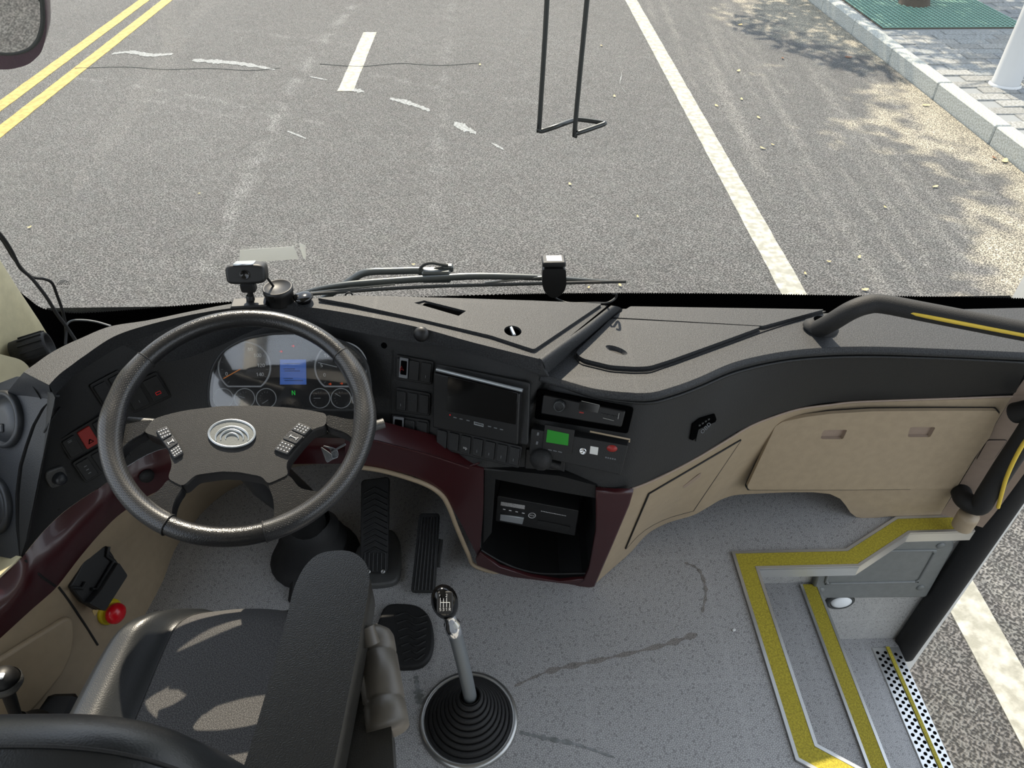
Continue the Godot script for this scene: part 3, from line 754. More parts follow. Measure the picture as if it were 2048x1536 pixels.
	var back_r := LH([[1650, 626], [1440, 621], [1245, 617]], 1.70)
	var ridge := LH([[1215, 617], [1160, 665], [1110, 705], [1086, 745]], 1.70)
	var top := smooth(FE, 4) + [Vector3(1.38, 1.70, -1.24), Vector3(1.38, 1.70, -1.41), Vector3(1.05, 1.70, -1.405)] + back_r + ridge
	var ct := mb(); panel(ct, shift(top, Vector3(0, -0.008, 0)), Vector3.UP, 0.008, 0.002)
	var edge := []; var edge2 := []
	for i in FE.size():
		var t: Vector3 = (FE[mini(i + 1, FE.size() - 1)] - FE[maxi(i - 1, 0)]).normalized()
		var o := Vector3(-t.z, 0, t.x)
		if o.z < 0: o = -o
		edge.append(FE[i] + o * 0.007 + Vector3(0, -0.008, 0)); edge2.append(FE[i] + o * 0.005 + Vector3(0, -0.017, 0))
	loft(ct, [FE, edge, edge2, T.slice(14)], 4, 3)
	put(ct, "counter", M.dash, dash)
	var mo := mb(); tube(mo, smooth(shift(T.slice(14), Vector3(0, -0.004, 0.003)), 5), 0.004, 8); put(mo, "edge_moulding", M.fascia, dash)
	var ri := mb()
	loft(ri, [L3([[1078, 716, 1.752], [1120, 686, 1.748], [1165, 655, 1.743], [1222, 611, 1.736]]), L3([[1085, 722, 1.750], [1125, 692, 1.746], [1170, 660, 1.741], [1230, 612, 1.734]]), L3([[1090, 735, 1.73], [1131, 701, 1.73], [1176, 667, 1.728], [1238, 614, 1.722]]), L3([[1095, 747, 1.70], [1138, 710, 1.70], [1184, 672, 1.70], [1245, 618, 1.70]])], 4, 3)
	put(ri, "ridge", M.dash, dash)
	var rc := mb(); loft(rc, [[oy(1078, 716, 1.752), oy(1076, 747, 1.715), oy(1088, 756, 1.69)], [oy(1085, 722, 1.750), oy(1086, 746, 1.715), oy(1095, 757, 1.69)], [oy(1096, 746, 1.70), oy(1100, 756, 1.695), oy(1104, 760, 1.68)]], 3, 3); put(rc, "ridge_cap", M.dash, dash)
	# black trough between the dash and the glass
	var tro := mb()
	var cb := [Vector3(1.38, 1.70, -1.41), Vector3(1.05, 1.70, -1.405)] + back_r
	var cd := []
	for p in cb: cd.append(Vector3(p.x, 1.50, p.z - 0.05))
	loft(tro, [cb, cd], 2, 1)
	bx(tro, Vector3(0.1, 1.44, -1.52), Vector3(2.6, 0.03, 0.28))
	bx(tro, Vector3(-1.05, 1.44, -1.33), Vector3(0.16, 0.03, 0.34))
	put(tro, "trough", M.dash, dash)
	# big lid with a slot and a round latch
	var a := hit("deck", 760, 612); var b := hit("deck", 1100, 640); var c := hit("deck", 960, 660)
	var n := plane3(a[0], b[0], c[0]); var o: Vector3 = a[0] - n * 0.001
	var lid := rnd(LP([[634, 601], [704, 596], [900, 601], [1060, 606], [1203, 612], [1135, 658], [1067, 704], [981, 676], [840, 643], [704, 613]], o, n), 0.006)
	var slot := LP([[828, 611], [848, 606], [932, 627], [917, 637]], o, n)
	var lc := op(1025, 667, o, n); var rb := axes(n); var disc := []
	for k in 24: disc.append(lc + rb.x * cos(TAU * k / 24) * 0.0185 + rb.y * sin(TAU * k / 24) * 0.0185)
	plate_with_holes("lid", lid, n, 0.007, [slot, disc], M.dash, dash)
	var sl := mb(); tray(sl, shift(slot, n * 0.001), n, 0.05, 0.95); put(sl, "vent_slot", M.black, dash)
	sl = mb(); lathe(sl, [[0.0185, 0.001], [0.0185, -0.02], [0.0, -0.02]], lc, n, 24, 1.0, false); put(sl, "latch_cup", M.black, dash)
	var bar := mb(); bx(bar, lc + n * 0.004, Vector3(0.006, 0.03, 0.01), Basis(rb.x, rb.y, rb.z) * Basis(Vector3(0, 0, 1), 0.25), 0.002); put(bar, "latch_bar", M.silver, dash)
	# two lids on the counter
	var up := Vector3.UP
	var gap_fill := mb(); panel(gap_fill, rnd(LH([[1219, 641], [1262, 616], [1655, 623], [1530, 663], [1448, 692], [1345, 730], [1300, 746], [1268, 747], [1221, 744], [1160, 729], [1146, 712]], 1.7005), 0.01), up, 0.002, 0.0005); put(gap_fill, "dark_lid_gap", M.rubber, dash)  # dark slab under the lids, standing in for the shaded gap line
	var l1 := mb(); panel(l1, rnd(LH([[1225, 641], [1260, 619], [1646, 625], [1524, 658]], 1.701), 0.004), up, 0.009, 0.002); put(l1, "rear_lid", M.dash, dash)
	var fl := rnd(LH([[1222, 644], [1522, 660], [1446, 688], [1344, 725], [1297, 740], [1268, 741], [1221, 738], [1164, 724], [1150, 712]], 1.701), 0.012)
	var oval := []
	var oc := oy(1232, 708, 1.70); var od := (oy(1252, 716, 1.70) - oc).normalized(); var ow := od.cross(up)
	for k in 20: oval.append(oc + od * cos(TAU * k / 20) * 0.026 + ow * sin(TAU * k / 20) * 0.011)
	plate_with_holes("front_lid", fl, up, 0.010, [oval], M.dash, dash)
	var dish := mb(); tray(dish, shift(oval, up * 0.010), up, 0.0085, 0.55); put(dish, "latch_dish", M.dash, dash)
	# knob on the lip
	var kh := hit("lip", 845, 667); var kn := mb(); lathe(kn, [[0.013, -0.004], [0.013, 0.004], [0.016, 0.006], [0.016, 0.012], [0.010, 0.017], [0.0, 0.018]], kh[0], (kh[1] + Vector3(0, 0.4, 0.3)).normalized(), 20); put(kn, "sensor_knob", M.black, dash)
	var hole := hit("fascia", 768, 691); var hs := mb(); lathe(hs, [[0.0, 0.002], [0.006, 0.002], [0.007, 0.0]], hole[0], hole[1], 14); put(hs, "blank_plug", M.deep_black, dash)
	build_cluster()
	build_switches()

func build_cluster():
	var tp := oy(590, 662, 1.75); var bt := oy(590, 818, 1.60)
	var n := Vector3.RIGHT.cross(tp - bt).normalized()
	if n.z < 0: n = -n
	var o := (tp + bt) / 2 + n * 0.006
	var b := axes(n)
	var cl := mb()
	var face := rnd(LP([[424, 818], [421, 780], [428, 735], [450, 700], [490, 677], [540, 666], [600, 664], [660, 672], [705, 690], [735, 720], [744, 770], [742, 818]], o, n), 0.02)
	panel(cl, face, n, 0.006, 0.001)
	var root := put(cl, "instrument_cluster", M.gloss_black, dash)
	root.set_meta("label", "dark instrument cluster with round gauges and a blue display")
	var bez := mb(); var loop := face.duplicate(); tube(bez, smooth(shift(loop, n * 0.012), 2, true), 0.004, 8, true); put(bez, "bezel", M.fascia, root)
	var q := o + n * 0.0062
	var arc = func(cx, cy, rx, ry, a0, a1, w, m, called, chord):
		var s := mb(); var p := []
		for k in 33:
			var a := deg_to_rad(lerpf(a0, a1, k / 32.0)); p.append(op(cx + cos(a) * rx, cy + sin(a) * ry, q, n))
		if chord: p.append(p[0])
		tube(s, p, w, 6); put(s, called, m, root)
	arc.call(489, 734, 52, 50, 129, 411, 0.0019, M.ring_grey, "gauge_ring", true)
	arc.call(682, 734, 52, 50, 129, 411, 0.0019, M.ring_grey, "gauge_ring", true)
	for x in [446.5, 489.4, 532.4, 639.7, 682.0, 724.0]: arc.call(x, 796.5, 20, 19.6, 0, 360, 0.0010, M.ring_grey, "gauge_ring", false)
	var line = func(x0, y0, x1, y1, w, m, called):
		var s := mb(); tube(s, [op(x0, y0, q + n * 0.001, n), op(x1, y1, q + n * 0.001, n)], w, 5); put(s, called, m, root)
	line.call(447, 757, 481, 738, 0.0012, M.orange, "needle"); line.call(636, 725, 674, 734, 0.0010, M.ring_grey, "needle")
	for l in [[478, 792, 490, 796], [525, 807, 536, 800], [628, 796.5, 641, 796.5], [670, 787, 681, 793]]: line.call(l[0], l[1], l[2], l[3], 0.0006, M.ring_grey, "needle")
	var ticks := mb()
	for k in 15:
		for cx in [489.0, 682.0]:
			var a := deg_to_rad(135 + 270.0 * k / 14); tube(ticks, [op(cx + cos(a) * 48, 734 + sin(a) * 46, q, n), op(cx + cos(a) * 43, 734 + sin(a) * 41, q, n)], 0.0005, 4)
	for cx in [489.4, 532.4, 682.0, 639.7]:
		for k in 7:
			var a := deg_to_rad(130 + 25.0 * k); tube(ticks, [op(cx + cos(a) * 14, 796.5 + sin(a) * 14, q, n), op(cx + cos(a) * 11, 796.5 + sin(a) * 11, q, n)], 0.0004, 4)
	put(ticks, "tick_marks", M.print_dim, root)
	for w in [["80", 500, 699], ["100", 515, 711], ["120", 522, 731], ["140", 520, 749], ["0", 453, 748], ["0", 649, 750], ["5", 643, 731], ["10", 653, 711]]:
		words(w[0], op(w[1], w[2], q, n), b, 0.0075, M.print, root, "numeral")
	var lcd := mb(); panel(lcd, LP([[560, 719], [612, 719], [613, 769], [560, 769]], q, n), n, 0.001, 0.0003); put(lcd, "display_screen", M.lcd_blue, root)
	var dk := mb()
	for r in [[567, 738, 590], [569, 742, 600], [567, 757, 586], [569, 761, 606], [566, 727, 600]]: tube(dk, [op(r[0], r[1], q + n * 0.0012, n), op(r[2], r[1], q + n * 0.0012, n)], 0.0008, 4)
	put(dk, "display_print", M.vent_blue, root)
	words("N", op(587, 786, q, n), b, 0.010, M.lamp_green, root, "gear_lamp")
	for x in [563, 577, 592, 606.5]:
		var k := mb(); lathe(k, [[0.0055, 0.0], [0.0055, 0.004], [0.0, 0.0045]], op(x, 808, q, n), n, 16); put(k, "push_button", M.deep_black, root)
	for w in [[586, 692, "lamp_red"], [562, 703, "lamp_red"], [660, 768, "lamp_orange"], [683, 767, "lamp_orange"]]:
		var k := mb(); var p := op(w[0], w[1], q, n)
		tube(k, [p - b.x * 0.003, p + b.x * 0.003], 0.0009, 5); tube(k, [p + b.x * 0.003, p + b.y * 0.0025], 0.0007, 5); tube(k, [p + b.x * 0.003, p - b.y * 0.0025], 0.0007, 5); put(k, "warning_lamp", M[w[2]], root)
	var gl := mb(); var gp := []
	panel(gl, shift(face, n * 0.014), n, 0.001, 0.0003, 1); put(gl, "cover_glass", M.cover_glass, root)

func switch_block(px: Array, cols: int, marks: Array, called := "switch_panel"):
	# px: four corners TL TR BR BL of a frame; cols switches side by side
	var c := Vector2.ZERO
	for p in px: c += Vector2(p[0], p[1]) / 4.0
	var h := hit("fascia", c.x, c.y); var n: Vector3 = h[1]; var o: Vector3 = h[0] + n * 0.002
	var q := LP(px, o, n)
	var f := mb(); panel(f, rnd(q, 0.006), n, 0.004, 0.0015)
	var root := put(f, called, M.black, dash)
	for k in cols:
		var u0 := (k + 0.10) / cols; var u1 := (k + 0.90) / cols
		var w := [q[0].lerp(q[1], u0).lerp(q[3].lerp(q[2], u0), 0.1), q[0].lerp(q[1], u1).lerp(q[3].lerp(q[2], u1), 0.1), q[0].lerp(q[1], u1).lerp(q[3].lerp(q[2], u1), 0.9), q[0].lerp(q[1], u0).lerp(q[3].lerp(q[2], u0), 0.9)]
		var s := mb(); panel(s, rnd(shift(w, n * 0.003), 0.003), n, 0.005, 0.0015)
		var mk: String = marks[k] if k < marks.size() else ""
		put(s, "rocker_switch", M.hazard_red if mk == "hazard" else M.fascia, root)
		var ax: Vector3 = (w[1] - w[0]).normalized(); var ay: Vector3 = (w[0] - w[3]).normalized()
		var m := mb(); var e: Vector3 = n * 0.0082
		var lo: Vector3 = w[3].lerp(w[2], 0.5).lerp(w[0].lerp(w[1], 0.5), 0.3) + e
		var hi: Vector3 = w[3].lerp(w[2], 0.5).lerp(w[0].lerp(w[1], 0.5), 0.8) + e
		if mk == "hazard":
			tube(m, [lo + ay * 0.005, lo - ay * 0.003 - ax * 0.005, lo - ay * 0.003 + ax * 0.005, lo + ay * 0.005], 0.0012, 5); put(m, "symbol", M.deep_black, root)
		elif mk == "light":
			tube(m, [lo - ax * 0.004, lo + ax * 0.001], 0.0006, 4); tube(m, [lo - ax * 0.004 + ay * 0.002, lo + ax * 0.001 + ay * 0.002], 0.0006, 4); tube(m, [lo + ax * 0.002 - ay * 0.003, lo + ax * 0.005, lo + ax * 0.002 + ay * 0.003, lo + ax * 0.002 - ay * 0.003], 0.0006, 4); put(m, "symbol", M.print, root)
		elif mk == "bars":
			for d in 2: tube(m, [hi - ax * 0.004 + ay * 0.003 * d, hi + ax * 0.004 + ay * 0.003 * d], 0.0008, 4)
			put(m, "symbol", M.print_dim, root)
		elif mk == "battery":
			tube(m, [lo - ax * 0.005 - ay * 0.003, lo + ax * 0.005 - ay * 0.003, lo + ax * 0.005 + ay * 0.003, lo - ax * 0.005 + ay * 0.003, lo - ax * 0.005 - ay * 0.003], 0.0005, 4)
			put(m, "symbol", M.lamp_red, root)
		elif mk == "dots":
			for d in 3: tube(m, [lo - ax * 0.003 + ay * 0.009 * d, lo + ax * 0.003 + ay * 0.009 * d], 0.0012, 4)
			put(m, "symbol", M.print_dim, root)
		elif mk != "":
			tube(m, [lo - ay * 0.003, lo + ay * 0.003], 0.0007, 4); put(m, "symbol", M.print_dim, root)

func build_switches():
	switch_block([[793, 708], [868, 722], [864, 769], [792, 758]], 3, ["", "", "line"])
	switch_block([[793, 774], [862, 786], [860, 832], [792, 822]], 3, ["line", "", ""])
	switch_block([[784, 828], [859, 840], [857, 884], [785, 873]], 3, ["", "line", "line"])
	switch_block([[875, 852], [1045, 892], [1039, 936], [873, 896]], 7, ["", "", "light", "line", "line", "line", "line"])
	# stickers on two switches
	for s in [[[800, 714], [817, 717], [815, 757], [798, 754]], [[787, 832], [808, 835], [806, 873], [786, 869]]]:
		var p := pan("fascia", s, 0.002, 0.0004, "switch_sticker", M.print_dim, dash, 0.0105, 0.002)
		var r := []
		for q in s: r.append([lerpf(q[0], (s[0][0] + s[2][0]) / 2.0, 0.3), lerpf(q[1], (s[0][1] + s[2][1]) / 2.0, 0.3)])
		pan("fascia", r, 0.0008, 0.0002, "sticker_print", M.deep_black, p, 0.0125, 0.002)
		var h := hit("fascia", (s[0][0] + s[2][0]) / 2.0, (s[0][1] + s[2][1]) / 2.0); var c: Vector3 = h[0] + h[1] * 0.0138; var ax := axes(h[1])
		var k := mb(); tube(k, [c - ax.x * 0.004 - ax.y * 0.004, c + ax.y * 0.008, c + ax.x * 0.004 - ax.y * 0.002, c - ax.x * 0.004 + ax.y * 0.003], 0.0009, 4); put(k, "sticker_mark", M.hazard_red, p)
	# left group beside the wheel
	switch_block([[115, 880], [206, 826], [232, 868], [140, 921]], 3, ["bars", "hazard", "bars"])
	switch_block([[143, 925], [234, 872], [262, 912], [170, 966]], 3, ["dots", "line", "line"])
	switch_block([[176, 770], [236, 738], [270, 786], [208, 818]], 2, ["line", "line"])
	switch_block([[240, 776], [312, 742], [345, 792], [268, 826]], 2, ["line", "battery"])
	var jc := hit("fascia", 112, 953); var jn: Vector3 = jc[1]
	var joy := pan("fascia", [[90, 942], [125, 930], [134, 952], [125, 968], [100, 976], [88, 955]], 0.006, 0.003, "mirror_switch", M.fascia_grey, dash, 0.002, 0.008)
	var jk := mb(); lathe(jk, [[0.014, 0.0], [0.012, 0.008], [0.011, 0.014], [0.006, 0.017], [0.0, 0.018]], jc[0] + jn * 0.007, jn, 20); put(jk, "joystick", M.vent_blue, joy)
	# printed groove round the left switch field
	var g := mb(); var gp := []
	for p in [[120, 815], [92, 860], [72, 910], [66, 960], [70, 972], [118, 1020]]:
		var h := hit("fascia", p[0], p[1]); gp.append(h[0] + h[1] * 0.001)
	tube(g, smooth(gp, 4), 0.0025, 6); put(g, "panel_joint", M.rubber, dash)
	var g2 := mb(); gp = []
	for p in [[786, 700], [783, 780], [780, 872]]:
		var h := hit("fascia", p[0], p[1]); gp.append(h[0] + h[1] * 0.0005)
	tube(g2, gp, 0.0015, 6); put(g2, "panel_joint", M.rubber, dash)

func build_right_console():
	var up := L3([[1264, 976, 1.472], [1300, 962, 1.472], [1350, 938, 1.478], [1400, 911, 1.488], [1450, 881, 1.495], [1500, 851, 1.498], [1550, 831, 1.498], [1600, 816, 1.498], [1660, 808, 1.498], [1700, 803, 1.498], [1760, 800, 1.498], [1850, 797, 1.498], [1940, 794, 1.498], [2025, 791, 1.498]])
	var low := L3([[1192, 1166, 1.055], [1225, 1137, 1.055], [1262, 1104, 1.06], [1295, 1068, 1.085], [1335, 1046, 1.11], [1385, 1031, 1.13], [1415, 1015, 1.145], [1450, 996, 1.15], [1500, 988, 1.155], [1660, 988, 1.155], [1712, 1034, 1.055], [1780, 1033, 1.055], [1830, 1032, 1.055], [1880, 1030, 1.055]])
	var mid := []
	for i in up.size(): mid.append(up[i].lerp(low[i], 0.5))
	var t := thing("beige_console", "beige plastic console front with storage doors under the dashboard", "console", "", Vector3(0.7, 1.05, -1.33))
	var st := mb(); loft(st, [up, mid, low], 4, 4, "beige")
	var under := []
	for p in low: under.append(p + Vector3(0, 0.0, -0.12))
	st.set_smooth_group(2); loft(st, [low, under], 4, 1)
	put(st, "front_panel", M.beige, t)
	# shadow gap moulding under the dark fascia
	var g := mb(); tube(g, smooth(shift(up, Vector3(0, -0.002, 0.001)), 3), 0.003, 6); put(g, "joint_strip", M.beige_pink, t)
	# large storage door with two finger pulls, on the flat part
	var c := hit("beige", 1760, 900); var n := plane3(hit("beige", 1590, 850)[0], hit("beige", 1940, 850)[0], hit("beige", 1720, 965)[0])
	c = [hit("beige", 1590, 850)[0] + n * 0.004, n]; var o: Vector3 = c[0] + n * 0.006
	var dl := [[1548, 847], [1562, 838], [1610, 828], [1657, 822], [1740, 817], [1860, 816], [1988, 816], [1994, 822], [1976, 868], [1899, 972], [1700, 974], [1496, 974], [1492, 968]]
	var gap_fill := []
	for p in dl: gap_fill.append([1750 + (p[0] - 1750) * 1.010, 897 + (p[1] - 897) * 1.028])
	var s1 := mb(); panel(s1, LP(gap_fill, c[0] - n * 0.006, n), n, 0.008, 0.0005); put(s1, "door_gap_shade", M.rubber, t)  # dark slab behind the door, painting the shade in its gap
	var p1 := LP([[1645, 857], [1693, 856], [1684, 875], [1639, 875]], o, n); var p2 := LP([[1818, 851], [1869, 851], [1858, 871], [1813, 871]], o, n)
	plate_with_holes("storage_door", rnd(LP(dl, o - n * 0.004, n), 0.006), n, 0.010, [rnd(p1, 0.006), rnd(p2, 0.006)], M.beige, t)
	for p in [p1, p2]:
		var tr := mb(); tray(tr, shift(p, n * 0.005), n, 0.0085, 0.93); put(tr, "finger_pull", M.beige_pink, t)
	# small door on the curved part
	var d2 := [[1297, 986], [1480, 877], [1482, 884], [1390, 1027], [1382, 1031], [1345, 1036], [1262, 1090], [1240, 1108], [1247, 1090], [1291, 990]]
	var cs := hit("beige", 1370, 985); var ns: Vector3 = cs[1]
	# follow the curved front with a strip of quads
	var sd := mb(); var rows := []
	for k in 9:
		var f := k / 8.0; var r := []
		var a := Vector2(1297, 986).lerp(Vector2(1480, 879), f); var bb := cr([Vector3(1250, 1096, 0), Vector3(1283, 1062, 0), Vector3(1330, 1036, 0), Vector3(1386, 1020, 0)], f * 3.0); var b := Vector2(bb.x, bb.y)
		for j in 5:
			var p := a.lerp(b, j / 4.0); var h := hit("beige", p.x, p.y); r.append(h[0] + h[1] * 0.0035)
		rows.append(r)
	loft(sd, rows, 2, 1, "door2"); put(sd, "small_door", M.beige, t)
	var rim := mb(); var ring := []
	for k in 9: ring.append(rows[k][0])
	for j in range(1, 5): ring.append(rows[8][j])
	for k in range(7, -1, -1): ring.append(rows[k][4])
	for j in range(3, 0, -1): ring.append(rows[0][j])
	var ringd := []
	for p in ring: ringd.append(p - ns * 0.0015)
	tube(rim, ringd, 0.0022, 6, true); put(rim, "door_gap_shade", M.rubber, t)  # dark line painted as gap shade round the small door
	var fp := mb(); var fpts := LP([[1366, 972], [1398, 948], [1402, 946], [1400, 953], [1368, 976]], hit("door2", 1382, 962)[0] + ns * 0.001, ns)
	panel(fp, fpts, ns, 0.001, 0.0003); put(fp, "finger_pull", M.beige_pink, t)
	# side cheek towards the door post
	var ch := mb()
	var e0 := [oy(2025, 791, 1.498), oz(1964, 894, -1.325), oz(1912, 980, -1.318), oy(1880, 1030, 1.055)]
	var e1 := [Vector3(1.36, 1.53, -1.27), Vector3(1.358, 1.35, -1.27), Vector3(1.35, 1.15, -1.27), Vector3(1.345, 1.045, -1.275)]
	loft(ch, [e0, e1], 3, 2, "cheek"); put(ch, "side_cheek", M.beige_pink, t)
	var up2 := mb(); loft(up2, [[e0[0], oy(2040, 770, 1.53), oy(2060, 742, 1.56)], [e1[0], Vector3(1.36, 1.56, -1.25), Vector3(1.36, 1.6, -1.24)]], 2, 1); put(up2, "side_cheek", M.beige_pink, t)
	var hp := hit("cheek", 1985, 895)
	var lidp := LP([[1975, 880], [2014, 880], [1988, 917], [1953, 919]], hp[0] + hp[1] * 0.0015, hp[1])
	var l := mb(); panel(l, rnd(lidp, 0.006), hp[1], 0.002, 0.0006); put(l, "cover_lid", M.beige_pink, t)
	var lg := mb(); var loop := rnd(lidp, 0.006); tube(lg, loop, 0.0013, 5, true); put(lg, "dark_lid_gap", M.rubber, t)  # dark line drawn for the gap round the cover
	# broken diagnostic socket in the dark fascia
	var so := hit("fascia", 1405, 855); var sn: Vector3 = so[1]
	var obd := pan("fascia", [[1384, 847], [1398, 836], [1428, 827], [1432, 838], [1428, 845], [1402, 856], [1396, 870], [1384, 880], [1379, 878]], 0.003, 0.001, "diagnostic_socket", M.deep_black, dash, 0.001)
	var fl := pan("fascia", [[1396, 858], [1430, 843], [1430, 866], [1390, 882]], 0.003, 0.001, "socket_flap", M.fascia, obd, 0.002)
	words("OBD", so[0] + sn * 0.006 + axes(sn, oy(1430, 845, 1.55) - oy(1390, 865, 1.55)).x * 0.004, axes(sn, oz(1430, 848, -1.2) - oz(1390, 866, -1.2)), 0.011, M.print_dim, obd)
	var pins := mb()
	for k in 4: bx(pins, so[0] + sn * 0.004 + axes(sn).x * (k * 0.008 - 0.014) + axes(sn).y * (0.012 + k * 0.003), Vector3(0.005, 0.004, 0.004), axes(sn)); 
	put(pins, "socket_pins", M.dark_steel, obd)

func build_centre_console():
	var b1 := oy(945, 935, 1.50); var b2 := oy(1188, 972, 1.482); var b3 := oy(1000, 1142, 1.056)
	var n := plane3(b1, b2, b3); var o := b1
	var t := thing("centre_console", "burgundy framed open black storage bay below the dashboard switches", "console", "", Vector3(0.05, 1.05, -1.13))
	var P = func(a): return LP(a, o, n)
	# wing sweeping up to the steering column
	var wing := mb()
	var wt: Array = P.call([[690, 874], [745, 877], [798, 890], [863, 907], [920, 926], [968, 936]])
	var wm: Array = P.call([[690, 900], [735, 903], [790, 915], [850, 937], [910, 985], [966, 1030]])
	var wb: Array = P.call([[690, 926], [725, 930], [775, 939], [845, 960], [898, 1005], [958, 1118]])
	loft(wing, [shift(wt, n * 0.002), wm, wb], 4, 3); wing.set_smooth_group(2); loft(wing, [shift(wt, -n * 0.05), shift(wt, n * 0.002)], 4, 1); wing.set_smooth_group(3); loft(wing, [wb, shift(wb, -n * 0.03)], 4, 1); put(wing, "frame_wing", M.burgundy, t)
	var seam := mb(); tube(seam, smooth(shift(P.call([[690, 874], [745, 877], [798, 890], [863, 907], [939, 932]]), n * 0.006), 4), 0.002, 6); tube(seam, P.call([[939, 932], [958, 926]]), 0.002, 6); put(seam, "frame_edge", M.burgundy, t)
	var rp := mb(); panel(rp, P.call([[1192, 974], [1230, 977], [1267, 977], [1259, 1004], [1225, 1085], [1190, 1166], [1166, 1170], [1150, 1163], [1168, 1152], [1178, 1130], [1192, 1050]]), n, 0.012, 0.004); put(rp, "frame_post", M.burgundy, t)
	var bp := mb(); panel(bp, P.call([[952, 1112], [962, 1100], [1000, 1128], [1060, 1147], [1120, 1157], [1168, 1152], [1166, 1170], [1120, 1166], [1060, 1157], [1000, 1141], [955, 1124]]), n, 0.010, 0.002); put(bp, "frame_sill", M.burgundy, t)
	var li := mb(); tube(li, smooth(shift(P.call([[690, 929], [725, 933], [775, 942], [845, 964], [880, 985], [897, 1010], [914, 1054], [936, 1105], [950, 1130], [1000, 1146], [1060, 1161], [1100, 1167], [1147, 1173], [1188, 1171]]), n * 0.002), 5), 0.006, 8); put(li, "beige_lip", M.beige, t)
	# left cheek of the frame, seen as the lighter facet, and the bay itself
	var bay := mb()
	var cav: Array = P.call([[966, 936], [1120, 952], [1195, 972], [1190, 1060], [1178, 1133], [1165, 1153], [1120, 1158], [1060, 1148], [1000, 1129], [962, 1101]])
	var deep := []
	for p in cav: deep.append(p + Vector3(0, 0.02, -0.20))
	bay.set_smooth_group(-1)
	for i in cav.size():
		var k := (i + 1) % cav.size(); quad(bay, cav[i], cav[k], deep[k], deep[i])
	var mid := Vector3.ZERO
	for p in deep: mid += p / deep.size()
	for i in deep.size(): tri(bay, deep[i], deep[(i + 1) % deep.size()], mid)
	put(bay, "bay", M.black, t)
	var bez := mb(); panel(bez, shift(P.call([[968, 938], [1118, 953], [1192, 972], [1192, 1000], [1105, 985], [990, 962], [982, 1070], [966, 1090]]), -n * 0.01), n, 0.006, 0.002); put(bez, "bay_bezel", M.fascia, t)
	var lip := mb(); tube(lip, smooth(P.call([[962, 1100], [1000, 1122], [1040, 1138], [1090, 1147], [1178, 1146]]), 4), 0.003, 6); put(lip, "bay_lip", M.fascia, t)
	# recorder inside the bay
	var ro := o - n * 0.035
	var R = func(a): return LP(a, ro, n)
	var rec := thing("recorder_unit", "black recorder unit with small display and paper slot in the storage bay", "recorder", "", op(1075, 1035, ro, n))
	var body := mb(); panel(body, rnd(shift(R.call([[994, 992], [1158, 1022], [1150, 1072], [990, 1042]]), -n * 0.05), 0.004), n, 0.05, 0.002); put(body, "body", M.black, rec)
	var ds := mb(); panel(ds, R.call([[1002, 1003], [1050, 1011], [1049, 1018], [1001, 1010]]), n, 0.001, 0.0003); put(ds, "display_screen", M.vinyl, rec)
	var pl := mb(); panel(pl, R.call([[1001, 1027], [1048, 1035], [1045, 1047], [1000, 1039]]), n, 0.003, 0.001); put(pl, "metal_flap", M.silver, rec)
	var pr := mb()
	for x in [1006, 1018, 1031, 1044]: tube(pr, R.call([[x, 1018 + (x - 1006) * 0.2], [x + 5, 1019 + (x - 1006) * 0.2]]), 0.0015, 5)
	for k in 16:
		var x := 1082 + k * 3.2; tube(pr, R.call([[x, 1022 + k * 0.62], [x + 2.0, 1022.4 + k * 0.62]]), 0.0012, 4)
	put(pr, "print", M.print, rec)
	var cc := mb(); var cp := []
	for k in 25: cp.append(op(1064 + cos(TAU * k / 24) * 7, 1031 + sin(TAU * k / 24) * 5, ro + n * 0.0005, n))
	tube(cc, cp, 0.0008, 5); put(cc, "round_mark", M.print, rec)
	words("CCC", op(1064, 1031, ro + n * 0.0008, n), axes(n, op(1074, 1033, ro, n) - op(1064, 1031, ro, n)), 0.005, M.print, rec)
	var sl := mb(); panel(sl, R.call([[1075, 1040], [1140, 1053], [1139, 1060], [1074, 1047]]), n, 0.002, 0.0008); put(sl, "paper_slot", M.fascia, rec)

